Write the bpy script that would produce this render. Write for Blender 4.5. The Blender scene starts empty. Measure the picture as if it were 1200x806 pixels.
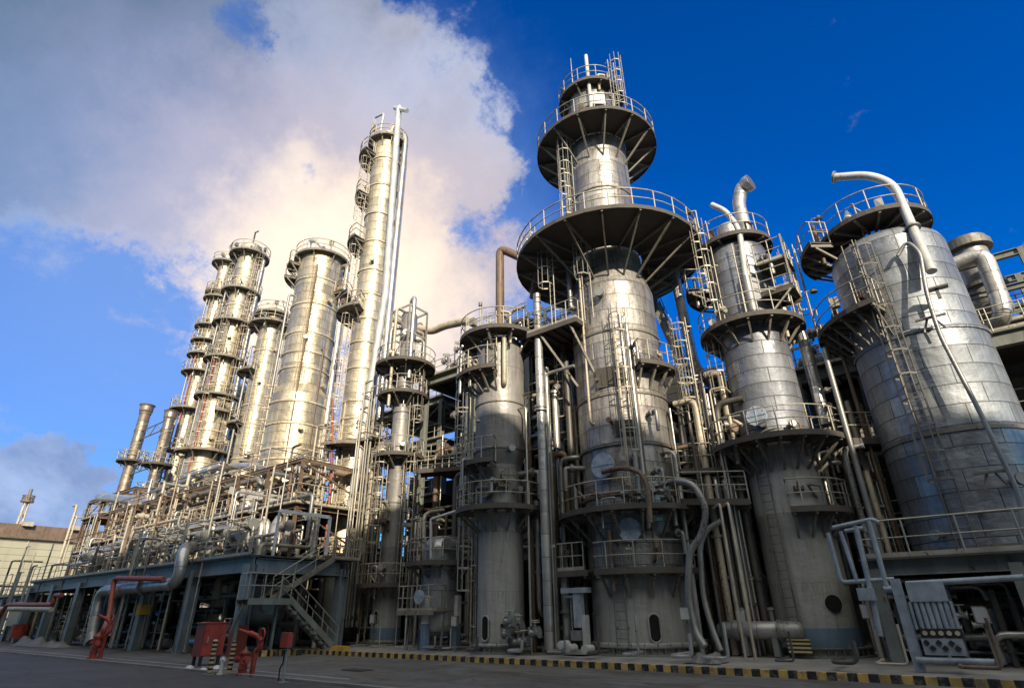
import bpy, math, random
from mathutils import Vector, Matrix
R = math.radians
rnd = random.Random(11)
sc = bpy.context.scene
col = sc.collection
# ---------------------------------------------------------------- camera model (metres; X along the plant, Y into it)
FPX = 652.0; PITCH = R(25.75); ROLL = R(0.76); EYE = 1.6; AZ = R(52.6)
SA, CA = math.sin(AZ), math.cos(AZ)
def w2l(X, Y): return (X*SA + Y*CA, -X*CA + Y*SA)
def ray(px, py):
    x = px-600.0; y = 403.0-py
    c, s = math.cos(ROLL), math.sin(ROLL)
    xr = x*c + y*s; yu = -x*s + y*c
    f = FPX*math.cos(PITCH) - yu*math.sin(PITCH)
    return (xr*SA - f*CA, xr*CA + f*SA, FPX*math.sin(PITCH) + yu*math.cos(PITCH))
def P(px, py, Y):
    d = ray(px, py); t = Y/d[1]; return Vector((d[0]*t, Y, EYE + d[2]*t))
def PX(px, py, X):
    d = ray(px, py); t = X/d[0]; return Vector((X, d[1]*t, EYE + d[2]*t))
def PZ(px, py, z):
    d = ray(px, py); t = (z-EYE)/d[2]; return Vector((d[0]*t, d[1]*t, z))
def fdep(X, Y, z):
    return w2l(X, Y)[1]*math.cos(PITCH) + (z-EYE)*math.sin(PITCH)
def proj(X, Y, z):
    lx, ly = w2l(X, Y); z -= EYE
    f = ly*math.cos(PITCH)+z*math.sin(PITCH); u = -ly*math.sin(PITCH)+z*math.cos(PITCH)
    xr = lx*FPX/f; yu = u*FPX/f; c, s = math.cos(ROLL), math.sin(ROLL)
    return (600+xr*c-yu*s, 403-(xr*s+yu*c))
def zat(X, Y, py):
    a, b = -5.0, 140.0
    for _ in range(50):
        m = (a+b)/2
        if proj(X, Y, m)[1] > py: a = m
        else: b = m
    return a
def rad(X, Y, py, w):
    z = zat(X, Y, py); return w/2*fdep(X, Y, z)/FPX
def camang(X, Y): return math.degrees(math.atan2(-Y, -X))      # direction from a column towards the road

# ---------------------------------------------------------------- materials
MATS = {}
def nt_new(name):
    m = bpy.data.materials.new(name); m.use_nodes = True
    nt = m.node_tree; nt.nodes.clear()
    o = nt.nodes.new('ShaderNodeOutputMaterial'); b = nt.nodes.new('ShaderNodeBsdfPrincipled')
    nt.links.new(b.outputs[0], o.inputs[0])
    return m, nt, b
def N(nt, t, **k):
    n = nt.nodes.new('ShaderNode'+t)
    for a, v in k.items():
        if a.startswith('i_'):
            key = a[2:]
            n.inputs[int(key) if key.isdigit() else key.replace('_', ' ')].default_value = v
        else: setattr(n, a, v)
    return n
def mixc(nt, fac, a, b, mode='MIX'):
    n = nt.nodes.new('ShaderNodeMix'); n.data_type = 'RGBA'; n.blend_type = mode
    for idx, v in ((0, fac), (6, a), (7, b)):
        if hasattr(v, 'is_linked') or hasattr(v, 'links'): nt.links.new(v, n.inputs[idx])
        else: n.inputs[idx].default_value = v if idx == 0 else (v[0], v[1], v[2], 1)
    return n.outputs[2]
def ramp(nt, src, stops):
    n = nt.nodes.new('ShaderNodeValToRGB'); e = n.color_ramp.elements
    while len(e) < len(stops): e.new(0.5)
    for i, (p, c) in enumerate(stops):
        e[i].position = p; e[i].color = (c, c, c, 1) if isinstance(c, (int, float)) else (c[0], c[1], c[2], 1)
    nt.links.new(src, n.inputs[0]); return n.outputs[0]
def noise(nt, vec, scale, detail=4, rough=0.55, dist=0.0):
    n = N(nt, 'TexNoise'); n.inputs['Scale'].default_value = scale; n.inputs['Detail'].default_value = detail
    n.inputs['Roughness'].default_value = rough; n.inputs['Distortion'].default_value = dist
    if vec is not None: nt.links.new(vec, n.inputs['Vector'])
    return n.outputs[0]
def mapping(nt, src, scale=(1, 1, 1), loc=(0, 0, 0)):
    n = N(nt, 'Mapping'); n.inputs['Scale'].default_value = scale; n.inputs['Location'].default_value = loc
    nt.links.new(src, n.inputs['Vector']); return n.outputs[0]
def geo_pos(nt): return N(nt, 'NewGeometry').outputs['Position']
def bump(nt, b, h, strength=0.3, dist=0.02):
    n = N(nt, 'Bump'); n.inputs['Strength'].default_value = strength; n.inputs['Distance'].default_value = dist
    nt.links.new(h, n.inputs['Height']); nt.links.new(n.outputs[0], b.inputs['Normal'])
def paint(name, c, rough=0.55, metal=0.0, rust=0.25, rustc=(0.13, 0.06, 0.03), var=0.25, bmp=0.15, scale=1.3):
    """weathered paint / bare metal: mottled colour, rust blotches and vertical runs"""
    m, nt, b = nt_new(name)
    pos = geo_pos(nt)
    n1 = noise(nt, pos, scale, 5); n2 = noise(nt, mapping(nt, pos, (3.5, 3.5, 0.35)), 1.0, 4, 0.6); n3 = noise(nt, pos, scale*9, 3)
    dark = tuple(v*(1-var) for v in c); light = tuple(min(1, v*(1+var*0.7)) for v in c)
    base = mixc(nt, ramp(nt, n1, [(0.3, 0), (0.7, 1)]), dark, light)
    base = mixc(nt, ramp(nt, n2, [(0.5, 0), (0.75, 0.45)]), base, tuple(v*0.45 for v in c))
    mm = N(nt, 'Math', operation='MULTIPLY'); nt.links.new(n3, mm.inputs[0]); nt.links.new(n2, mm.inputs[1])
    t = 0.40-0.18*rust
    rf = ramp(nt, mm.outputs[0], [(t, 0), (t+0.06, 1)])
    if rust > 0: base = mixc(nt, rf, base, rustc)
    nt.links.new(base, b.inputs['Base Color'])
    b.inputs['Metallic'].default_value = metal
    rr = ramp(nt, n1, [(0.2, rough*0.8), (0.8, min(1, rough*1.25))]); nt.links.new(rr, b.inputs['Roughness'])
    if bmp: bump(nt, b, n3, bmp, 0.01)
    MATS[name] = m; return m
def cladding(name, c, rough=0.34, metal=0.85, bw=2.4, rh=0.95, streak=0.35, rust=0.2, seam=0.25, line=0.35):
    """sheet-metal insulation cladding: overlapping sheets laid in courses, laid out by the UVs in metres"""
    m, nt, b = nt_new(name)
    uv = N(nt, 'TexCoord').outputs['UV']; pos = geo_pos(nt)
    br = N(nt, 'TexBrick'); nt.links.new(uv, br.inputs['Vector'])
    br.inputs['Scale'].default_value = 1.0; br.inputs['Brick Width'].default_value = bw; br.inputs['Row Height'].default_value = rh
    br.inputs['Mortar Size'].default_value = 0.018; br.inputs['Mortar Smooth'].default_value = 0.3; br.inputs['Bias'].default_value = 0.0
    br.inputs['Color1'].default_value = (c[0]*0.72, c[1]*0.72, c[2]*0.74, 1); br.inputs['Color2'].default_value = (c[0]*1.15, c[1]*1.15, c[2]*1.13, 1)
    br.inputs['Mortar'].default_value = (c[0]*line, c[1]*line, c[2]*line, 1)
    b2 = N(nt, 'TexBrick'); nt.links.new(mapping(nt, uv, (1, 1, 1), (bw*3.37, rh*0, 0)), b2.inputs['Vector']); b2.inputs['Scale'].default_value = 1.0; b2.inputs['Brick Width'].default_value = bw; b2.inputs['Row Height'].default_value = rh*2; b2.inputs['Mortar Size'].default_value = 0.0; b2.inputs['Color1'].default_value = (0, 0, 0, 1); b2.inputs['Color2'].default_value = (1, 1, 1, 1)
    st = noise(nt, mapping(nt, uv, (2.2, 0.22, 1)), 2.0, 5, 0.65)
    blot = noise(nt, pos, 0.7, 5, 0.6); fine = noise(nt, mapping(nt, uv, (9, 2.0, 1)), 3.0, 3)
    base = mixc(nt, ramp(nt, st, [(0.42, 0), (0.72, streak)]), br.outputs['Color'], (c[0]*0.35, c[1]*0.32, c[2]*0.28))
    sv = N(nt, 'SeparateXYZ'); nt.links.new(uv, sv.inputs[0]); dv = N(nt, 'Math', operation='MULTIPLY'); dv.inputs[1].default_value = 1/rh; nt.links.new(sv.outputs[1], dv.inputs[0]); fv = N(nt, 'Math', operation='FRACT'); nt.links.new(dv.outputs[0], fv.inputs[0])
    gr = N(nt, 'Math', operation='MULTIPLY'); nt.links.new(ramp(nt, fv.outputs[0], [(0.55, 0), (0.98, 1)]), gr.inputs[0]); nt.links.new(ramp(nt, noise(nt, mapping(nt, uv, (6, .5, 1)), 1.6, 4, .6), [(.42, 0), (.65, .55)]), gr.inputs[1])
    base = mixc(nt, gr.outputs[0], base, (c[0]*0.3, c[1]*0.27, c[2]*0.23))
    base = mixc(nt, ramp(nt, blot, [(0.45, 0), (0.75, 0.35)]), base, (c[0]*0.55, c[1]*0.52, c[2]*0.47))
    mm = N(nt, 'Math', operation='MULTIPLY'); nt.links.new(st, mm.inputs[0]); nt.links.new(fine, mm.inputs[1])
    t = 0.43-0.2*rust
    if rust > 0: base = mixc(nt, ramp(nt, mm.outputs[0], [(t, 0), (t+0.07, 0.85)]), base, (0.14, 0.065, 0.03))
    nt.links.new(base, b.inputs['Base Color'])
    b.inputs['Metallic'].default_value = metal
    rr = mixc(nt, 0.6, ramp(nt, blot, [(0.25, rough*0.75), (0.75, rough*1.35)]), ramp(nt, b2.outputs['Color'], [(0.2, rough*0.7), (0.8, rough*1.4)])); nt.links.new(rr, b.inputs['Roughness'])
    # dents and lifted seams
    dent = noise(nt, mapping(nt, uv, (1.1, 1.6, 1)), 1.5, 3)
    a1 = N(nt, 'Math', operation='MULTIPLY_ADD'); nt.links.new(br.outputs['Fac'], a1.inputs[0]); a1.inputs[1].default_value = -seam; nt.links.new(dent, a1.inputs[2])
    a2 = N(nt, 'Math', operation='MULTIPLY_ADD'); nt.links.new(fine, a2.inputs[0]); a2.inputs[1].default_value = 0.04; nt.links.new(a1.outputs[0], a2.inputs[2])
    bump(nt, b, a2.outputs[0], 0.6, 0.08)
    MATS[name] = m; return m
def make_mats():
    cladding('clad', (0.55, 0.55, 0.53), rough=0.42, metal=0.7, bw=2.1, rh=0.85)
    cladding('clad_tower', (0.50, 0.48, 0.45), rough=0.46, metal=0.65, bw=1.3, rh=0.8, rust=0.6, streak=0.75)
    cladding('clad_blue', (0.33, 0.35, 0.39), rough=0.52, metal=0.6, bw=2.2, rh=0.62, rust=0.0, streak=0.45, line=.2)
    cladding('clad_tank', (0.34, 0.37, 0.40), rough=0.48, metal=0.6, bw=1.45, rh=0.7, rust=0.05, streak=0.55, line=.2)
    cladding('clad_glow_tint', (0.76, 0.67, 0.48), rough=0.38, metal=0.65, bw=1.6, rh=0.8, rust=0.3, streak=0.6)  # golden flare glow of the left columns put into the sheet colour
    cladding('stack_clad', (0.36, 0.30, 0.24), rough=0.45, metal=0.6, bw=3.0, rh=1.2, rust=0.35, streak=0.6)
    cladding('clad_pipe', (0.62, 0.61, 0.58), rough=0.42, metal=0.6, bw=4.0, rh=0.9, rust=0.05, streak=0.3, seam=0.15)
    cladding('skirt', (0.50, 0.50, 0.47), rough=0.6, metal=0.0, bw=30.0, rh=2.4, rust=0.3, streak=0.5, seam=0.15, line=0.7)
    cladding('shell_paint', (0.36, 0.35, 0.33), rough=0.5, metal=0.25, bw=40.0, rh=2.5, rust=0.3, streak=0.5, seam=0.1, line=0.6)
    paint('galv', (0.46, 0.43, 0.35), 0.5, 0.35, rust=0.35)
    paint('galv_dark', (0.22, 0.21, 0.18), 0.55, 0.3, rust=0.45)
    paint('deck', (0.10, 0.092, 0.080), 0.75, 0.0, rust=0.5)
    paint('deck_tan', (0.25, 0.23, 0.19), 0.65, 0.0, rust=0.5)
    paint('steel_grey', (0.22, 0.235, 0.21), 0.6, 0.0, rust=0.25)
    paint('steel_blue', (0.24, 0.28, 0.31), 0.5, 0.0, rust=0.2)
    paint('pale_blue', (0.36, 0.41, 0.46), 0.45, 0.0, rust=0.2, var=.3, scale=3)
    paint('plinth_blue', (0.16, 0.24, 0.33), 0.6, 0.0, rust=0.1)
    paint('red', (0.42, 0.06, 0.03), 0.5, 0.0, rust=0.3, var=.4, scale=3)
    paint('dark_red', (0.27, 0.045, 0.022), 0.5, 0.0, rust=0.12)
    paint('orange_red', (0.36, 0.085, 0.04), 0.5, 0.0, rust=0.15)
    paint('yellow', (0.62, 0.40, 0.05), 0.55, 0.0, rust=0.1)
    paint('black', (0.02, 0.02, 0.02), 0.6, 0.0, rust=0.0)
    paint('void', (0.006, 0.006, 0.006), 0.9, 0.0, rust=0.0, bmp=0)
    paint('white', (0.75, 0.76, 0.74), 0.5, 0.0, rust=0.08)
    paint('off_white', (0.62, 0.62, 0.58), 0.45, 0.2, rust=0.1)
    paint('dial_blue', (0.50, 0.58, 0.66), 0.4, 0.3, rust=0.2, scale=4)
    paint('pipe_silver', (0.60, 0.58, 0.53), 0.38, 0.7, rust=0.15)
    paint('pipe_grey', (0.33, 0.33, 0.31), 0.45, 0.5, rust=0.25)
    paint('pipe_dark', (0.12, 0.115, 0.10), 0.5, 0.4, rust=0.35)
    paint('pipe_rust', (0.21, 0.15, 0.105), 0.6, 0.2, rust=0.6)
    paint('pipe_cream', (0.55, 0.48, 0.36), 0.5, 0.15, rust=0.3)
    paint('pipe_green', (0.20, 0.26, 0.20), 0.5, 0.1, rust=0.2)
    paint('concrete', (0.30, 0.29, 0.26), 0.85, 0.0, rust=0.1, scale=0.8, bmp=0.4)
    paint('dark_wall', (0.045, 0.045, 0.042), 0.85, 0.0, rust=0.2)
    paint('mesh_dark', (0.07, 0.065, 0.055), 0.8, 0.0, rust=0.3)
    paint('sheet', (0.20, 0.20, 0.19), 0.7, 0.0, rust=0.1, var=0.35, scale=4, bmp=0.8)
make_mats()
# road asphalt, concrete apron, kerb, roof and siding
def mat_asphalt():
    m, nt, b = nt_new('asphalt'); pos = geo_pos(nt)
    a = noise(nt, pos, 0.25, 6, 0.6, 0.6); g = noise(nt, pos, 60, 2); p = noise(nt, mapping(nt, pos, (0.5, 2.2, 1)), 0.6, 5, 0.6, 1.0)
    c = mixc(nt, ramp(nt, a, [(0.35, 0), (0.65, 1)]), (0.045, 0.048, 0.047), (0.082, 0.084, 0.080))
    c = mixc(nt, ramp(nt, p, [(0.5, 0), (0.7, 0.8)]), c, (0.065, 0.05, 0.034))
    c = mixc(nt, ramp(nt, g, [(0.4, 0.0), (0.8, 0.5)]), c, (0.12, 0.12, 0.11))
    br = N(nt, 'TexBrick'); nt.links.new(mapping(nt, pos, (1, 1, 1), (3.3, 1.7, 0)), br.inputs['Vector']); br.inputs['Scale'].default_value = 1; br.inputs['Brick Width'].default_value = 9.0; br.inputs['Row Height'].default_value = 2.9; br.inputs['Mortar Size'].default_value = 0.03; br.inputs['Color1'].default_value = (.75, .75, .75, 1); br.inputs['Color2'].default_value = (1.35, 1.33, 1.28, 1); br.inputs['Mortar'].default_value = (.4, .4, .4, 1)
    c = mixc(nt, .8, c, br.outputs['Color'], 'MULTIPLY')
    oil = noise(nt, pos, 0.9, 5, 0.7, 1.2); c = mixc(nt, ramp(nt, oil, [(0.56, 0), (0.66, 0.75)]), c, (0.018, 0.018, 0.018))
    vo = N(nt, 'TexVoronoi', feature='DISTANCE_TO_EDGE'); vo.inputs['Scale'].default_value = 0.28
    nt.links.new(mapping(nt, pos, (1, 1, 0)), vo.inputs['Vector'])
    wob = noise(nt, pos, 1.5, 4)
    cr = N(nt, 'Math', operation='MULTIPLY'); nt.links.new(vo.outputs['Distance'], cr.inputs[0]); nt.links.new(wob, cr.inputs[1])
    c = mixc(nt, ramp(nt, cr.outputs[0], [(0.0, 0.7), (0.006, 0)]), c, (0.015, 0.015, 0.014))
    nt.links.new(c, b.inputs['Base Color'])
    nt.links.new(ramp(nt, a, [(0.3, 0.55), (0.7, 0.85)]), b.inputs['Roughness'])
    bump(nt, b, g, 0.35, 0.01); MATS['asphalt'] = m
def mat_apron():
    m, nt, b = nt_new('apron'); pos = geo_pos(nt)
    a = noise(nt, pos, 0.4, 6, 0.65, 0.8); g = noise(nt, pos, 35, 3); p = noise(nt, mapping(nt, pos, (0.35, 1.6, 1)), 0.7, 5, 0.6, 1.5)
    c = mixc(nt, ramp(nt, a, [(0.35, 0), (0.65, 1)]), (0.10, 0.10, 0.092), (0.19, 0.19, 0.175))
    c = mixc(nt, ramp(nt, p, [(0.45, 0), (0.68, 0.85)]), c, (0.10, 0.07, 0.042))
    c = mixc(nt, ramp(nt, g, [(0.35, 0.35), (0.6, 0)]), c, (0.05, 0.05, 0.045))
    oil = noise(nt, pos, 1.3, 5, 0.7, 1.5); c = mixc(nt, ramp(nt, oil, [(0.54, 0), (0.68, 0.8)]), c, (0.035, 0.033, 0.03))
    lt = noise(nt, mapping(nt, pos, (.6, 2.5, 1), (9, 4, 0)), 1.0, 5, 0.7, 1.5); c = mixc(nt, ramp(nt, lt, [(0.58, 0), (0.72, 0.6)]), c, (0.24, 0.24, 0.22))
    br = N(nt, 'TexBrick'); nt.links.new(pos, br.inputs['Vector']); br.inputs['Scale'].default_value = 1; br.offset = 0
    br.inputs['Brick Width'].default_value = 6.0; br.inputs['Row Height'].default_value = 3.7; br.inputs['Mortar Size'].default_value = 0.02
    br.inputs['Color1'].default_value = br.inputs['Color2'].default_value = (1, 1, 1, 1); br.inputs['Mortar'].default_value = (0.35, 0.33, 0.3, 1)
    c = mixc(nt, 1.0, c, br.outputs['Color'], 'MULTIPLY')
    nt.links.new(c, b.inputs['Base Color']); nt.links.new(ramp(nt, a, [(0.3, 0.5), (0.7, 0.85)]), b.inputs['Roughness'])
    bump(nt, b, g, 0.3, 0.01); MATS['apron'] = m
def mat_kerb():
    m, nt, b = nt_new('kerb'); pos = geo_pos(nt)
    sx = N(nt, 'SeparateXYZ'); nt.links.new(pos, sx.inputs[0])
    d = N(nt, 'Math', operation='MULTIPLY'); d.inputs[1].default_value = 1/0.455; nt.links.new(sx.outputs[0], d.inputs[0])
    f = N(nt, 'Math', operation='FRACT'); nt.links.new(d.outputs[0], f.inputs[0])
    s = N(nt, 'Math', operation='GREATER_THAN'); s.inputs[1].default_value = 0.5; nt.links.new(f.outputs[0], s.inputs[0])
    w = noise(nt, pos, 4.5, 7, 0.72)
    y = mixc(nt, ramp(nt, noise(nt, pos, 1.1, 3), [(0.4, 0), (0.6, 1)]), (0.38, 0.26, 0.08), (0.68, 0.45, 0.12))
    k = mixc(nt, ramp(nt, w, [(0.4, 0), (0.7, 1)]), (0.016, 0.016, 0.016), (0.06, 0.055, 0.05))
    c = mixc(nt, s.outputs[0], k, y)
    nt.links.new(mixc(nt, ramp(nt, w, [(0.52, 0), (0.62, 0.85)]), c, (0.17, 0.15, 0.12)), b.inputs['Base Color']); b.inputs['Roughness'].default_value = 0.75
    bump(nt, b, w, 0.3, 0.01); MATS['kerb'] = m
def mat_stripes(name, period=0.3):
    m, nt, b = nt_new(name); pos = geo_pos(nt)
    sx = N(nt, 'SeparateXYZ'); nt.links.new(pos, sx.inputs[0])
    d = N(nt, 'Math', operation='MULTIPLY'); d.inputs[1].default_value = 1/period; nt.links.new(sx.outputs[2], d.inputs[0])
    f = N(nt, 'Math', operation='FRACT'); nt.links.new(d.outputs[0], f.inputs[0])
    s = N(nt, 'Math', operation='GREATER_THAN'); s.inputs[1].default_value = 0.5; nt.links.new(f.outputs[0], s.inputs[0])
    w = noise(nt, pos, 14, 4)
    y = mixc(nt, w, (0.45, 0.34, 0.14), (0.72, 0.58, 0.30))
    nt.links.new(mixc(nt, s.outputs[0], (0.02, 0.02, 0.02), y), b.inputs['Base Color']); b.inputs['Roughness'].default_value = 0.5; MATS[name] = m
def mat_siding(name, c, rh, bw, vert=False):
    m, nt, b = nt_new(name); uv = N(nt, 'TexCoord').outputs['UV']; pos = geo_pos(nt)
    br = N(nt, 'TexBrick'); nt.links.new(uv, br.inputs['Vector']); br.inputs['Scale'].default_value = 1
    br.inputs['Brick Width'].default_value = bw; br.inputs['Row Height'].default_value = rh; br.inputs['Mortar Size'].default_value = 0.035
    br.inputs['Color1'].default_value = (c[0]*.9, c[1]*.9, c[2]*.9, 1); br.inputs['Color2'].default_value = (c[0], c[1], c[2], 1); br.inputs['Mortar'].default_value = (c[0]*.4, c[1]*.38, c[2]*.35, 1)
    w = noise(nt, mapping(nt, pos, (1, 1, .2)), 0.7, 5)
    nt.links.new(mixc(nt, ramp(nt, w, [(0.45, 0), (0.7, 0.45)]), br.outputs['Color'], tuple(v*.5 for v in c)), b.inputs['Base Color']); b.inputs['Roughness'].default_value = 0.6
    bump(nt, b, br.outputs['Fac'], -0.5, 0.05); MATS[name] = m
mat_asphalt(); mat_apron(); mat_kerb(); mat_stripes('stripes', 0.26); mat_stripes('stripes_small', 0.12)
mat_siding('siding', (0.46, 0.44, 0.32), 0.9, 30.0); mat_siding('beige_siding', (0.34, 0.31, 0.25), 40.0, 0.9); mat_siding('dark_siding', (0.16, 0.17, 0.17), 40.0, 0.9)

# ---------------------------------------------------------------- objects
LOC = {}
def tag(o, label, cat=None, group=None, kind=None):
    if label: o['label'] = label
    if cat: o['category'] = cat
    if group: o['group'] = group
    if kind: o['kind'] = kind
    return o
def thing(name, label, cat, loc, group=None):
    o = bpy.data.objects.new(name, None); col.objects.link(o); o.location = loc
    o.empty_display_size = 0.3; LOC[o.name] = Vector(loc)
    return tag(o, label, cat, group)
def seg_frame(d):
    d = d.normalized(); a = Vector((0, 0, 1)) if abs(d.z) < 0.9 else Vector((1, 0, 0))
    x = d.cross(a).normalized(); return x, d.cross(x).normalized()
class MB:
    def __init__(s): s.v = []; s.f = []; s.sm = []; s.uv = []
    def _add(s, vs, fs, sm=False, uvs=None):
        n = len(s.v); s.v += [tuple(p) for p in vs]
        for i, f in enumerate(fs):
            s.f.append([n+j for j in f]); s.sm.append(sm)
            s.uv.append(uvs[i] if uvs else [(0, 0)]*len(f))
    def box(s, c, size, ax=None):
        c = Vector(c); hx, hy, hz = [q/2 for q in size]
        if ax is None: ax = (Vector((1, 0, 0)), Vector((0, 1, 0)), Vector((0, 0, 1)))
        vs = [c+ax[0]*(hx*i)+ax[1]*(hy*j)+ax[2]*(hz*k) for k in (-1, 1) for j in (-1, 1) for i in (-1, 1)]
        s._add(vs, [(0, 2, 3, 1), (4, 5, 7, 6), (0, 1, 5, 4), (2, 6, 7, 3), (0, 4, 6, 2), (1, 3, 7, 5)]); return s
    def bar(s, p, q, w, h):            # rectangular bar from p to q, h measured up
        p, q = Vector(p), Vector(q); d = (q-p); L = d.length
        if L < 1e-4: return s
        d.normalize(); up = Vector((0, 0, 1)) if abs(d.z) < 0.98 else Vector((0, 1, 0))
        x = d.cross(up).normalized(); y = x.cross(d).normalized()
        return s.box((p+q)/2, (w, L, h), (x, d, y))
    def ibeam(s, p, q, w, h, t=0.03):
        p, q = Vector(p), Vector(q); d = (q-p).normalized(); up = Vector((0, 0, 1)) if abs(d.z) < 0.98 else Vector((0, 1, 0))
        x = d.cross(up).normalized(); y = x.cross(d).normalized()
        L = (q-p).length; c = (p+q)/2
        s.box(c+y*(h/2-t/2), (w, L, t), (x, d, y)); s.box(c-y*(h/2-t/2), (w, L, t), (x, d, y)); s.box(c, (t, L, h-2*t-0.004), (x, d, y)); return s
    def rod(s, p, q, r, n=5, r2=None, cap=True):
        p, q = Vector(p), Vector(q); d = q-p
        if d.length < 1e-5: return s
        x, y = seg_frame(d); r2 = r if r2 is None else r2; L = d.length
        vs = []; 
        for k, (c, rr) in enumerate(((p, r), (q, r2))):
            for i in range(n):
                a = 2*math.pi*i/n; vs.append(c+x*(rr*math.cos(a))+y*(rr*math.sin(a)))
        fs = []; uv = []
        for i in range(n):
            j = (i+1) % n; fs.append((i, n+i, n+j, j)); u0 = r*2*math.pi*i/n; u1 = r*2*math.pi*(i+1)/n; uv.append([(u0, 0), (u0, L), (u1, L), (u1, 0)])
        s._add(vs, fs, True, uv)
        if cap: s._add(vs[:n], [tuple(range(n))]); s._add(vs[n:], [tuple(reversed(range(n)))])
        return s
    def tube(s, pts, r, n=8, closed=False):
        pts = [Vector(p) for p in pts]; m = len(pts)
        if m < 2: return s
        tan = []
        for i in range(m):
            a = pts[(i-1) % m] if (closed or i) else pts[0]; b = pts[(i+1) % m] if (closed or i < m-1) else pts[-1]
            t = (b-a); tan.append(t.normalized() if t.length > 1e-9 else Vector((0, 0, 1)))
        x, y = seg_frame(tan[0]); vs = []; L = [0]
        for i in range(m):
            t = tan[i]; x = (x - t*x.dot(t)); x = x.normalized() if x.length > 1e-6 else seg_frame(t)[0]; y = t.cross(x)
            if i: L.append(L[-1]+(pts[i]-pts[i-1]).length)
            rr = r[i] if isinstance(r, (list, tuple)) else r
            for k in range(n):
                a = 2*math.pi*k/n; vs.append(pts[i]+x*(rr*math.cos(a))+y*(rr*math.sin(a)))
        fs = []; uv = []; r0 = r[0] if isinstance(r, (list, tuple)) else r
        for i in range(m if closed else m-1):
            i2 = (i+1) % m; l0 = L[i]; l1 = L[i2] if i2 else L[i]+1
            for k in range(n):
                k2 = (k+1) % n; fs.append((i*n+k, i*n+k2, i2*n+k2, i2*n+k)); a, b = r0*2*math.pi*k/n, r0*2*math.pi*(k+1)/n; uv.append([(a, l0), (b, l0), (b, l1), (a, l1)])
        s._add(vs, fs, True, uv)
        if not closed:
            s._add(vs[:n], [tuple(reversed(range(n)))]); s._add(vs[-n:], [tuple(range(n))])
        return s
    def lathe(s, X, Y, polys, n=40, a0=0, a1=360, smooth=True, uoff=0):
        full = abs(a1-a0) >= 359.9; cnt = n if full else n+1
        for pl in polys:                                # each poly: [(r, z), ...] shares normals along itself
            vs = []; 
            for (r, z) in pl:
                for i in range(cnt):
                    a = R(a0+(a1-a0)*i/n); vs.append((X+r*math.cos(a), Y+r*math.sin(a), z))
            fs = []; uv = []; rm = max(p[0] for p in pl); L = 0
            for k in range(len(pl)-1):
                dl = math.hypot(pl[k+1][0]-pl[k][0], pl[k+1][1]-pl[k][1]); v0 = pl[k][1] if abs(pl[k+1][1]-pl[k][1]) > 0.3*dl else L; v1 = pl[k+1][1] if abs(pl[k+1][1]-pl[k][1]) > 0.3*dl else L+dl; L += dl
                for i in range(n):
                    j = (i+1) % cnt; u0 = rm*R(a0+(a1-a0)*i/n)+uoff; u1 = rm*R(a0+(a1-a0)*(i+1)/n)+uoff
                    if pl[k][0] < 1e-6: fs.append((k*cnt+i, (k+1)*cnt+j, (k+1)*cnt+i)); uv.append([(u0, v0), (u1, v1), (u0, v1)])
                    elif pl[k+1][0] < 1e-6: fs.append((k*cnt+i, k*cnt+j, (k+1)*cnt+i)); uv.append([(u0, v0), (u1, v0), (u0, v1)])
                    else: fs.append((k*cnt+i, k*cnt+j, (k+1)*cnt+j, (k+1)*cnt+i)); uv.append([(u0, v0), (u1, v0), (u1, v1), (u0, v1)])
            s._add(vs, fs, smooth, uv)
        return s
    def ringslab(s, X, Y, ri, ro, z0, z1, a0=0, a1=360, n=36):
        s.lathe(X, Y, [[(ri, z0), (ro, z0)], [(ro, z0), (ro, z1)], [(ro, z1), (ri, z1)], [(ri, z1), (ri, z0)]], n, a0, a1, smooth=False)
        if abs(a1-a0) < 359.9:
            for a in (a0, a1):
                c, si = math.cos(R(a)), math.sin(R(a)); s._add([(X+ri*c, Y+ri*si, z0), (X+ro*c, Y+ro*si, z0), (X+ro*c, Y+ro*si, z1), (X+ri*c, Y+ri*si, z1)], [(0, 1, 2, 3)])
        return s
    def rail(s, pts, h=1.05, r=0.028, sp=1.2, mid=True, toe=True, closed=False):
        """hand rail on posts along a ground polyline"""
        pts = [Vector(p) for p in pts]; up = Vector((0, 0, 1))
        if closed: pts = pts+[pts[0]]
        for hh, rr in ((h, r), (h*0.52, r*0.8)) if mid else ((h, r),):
            for a, b in zip(pts, pts[1:]): s.rod(a+up*hh, b+up*hh, rr, 5, cap=False)
        if toe:
            for a, b in zip(pts, pts[1:]): s.bar(a+up*0.07, b+up*0.07, 0.012, 0.13)
        acc = 0; s.rod(pts[0], pts[0]+up*h, r, 5)
        for a, b in zip(pts, pts[1:]):
            L = (b-a).length
            k = sp-acc
            while k < L: q = a.lerp(b, k/L); s.rod(q, q+up*h, r, 5, cap=False); k += sp
            acc = (acc+L) % sp
        s.rod(pts[-1], pts[-1]+up*h, r, 5); return s
    def build(s, name, mat, parent=None, label=None, cat=None, group=None, kind=None):
        if not s.v: return None
        me = bpy.data.meshes.new(name)
        if parent is not None: o0 = LOC[parent.name]
        else:
            zs = [p[2] for p in s.v]; zm = min(zs); o0 = Vector((sum(p[0] for p in s.v)/len(s.v), sum(p[1] for p in s.v)/len(s.v), zm))
        me.from_pydata([(p[0]-o0.x, p[1]-o0.y, p[2]-o0.z) for p in s.v], [], s.f)
        me.polygons.foreach_set('use_smooth', s.sm)
        ul = me.uv_layers.new(name='UVMap'); flat = [c for f in s.uv for t in f for c in t]
        if len(flat) == len(ul.data)*2: ul.data.foreach_set('uv', flat)
        me.materials.append(MATS[mat] if isinstance(mat, str) else mat)
        me.update(); o = bpy.data.objects.new(name, me); col.objects.link(o)
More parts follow.
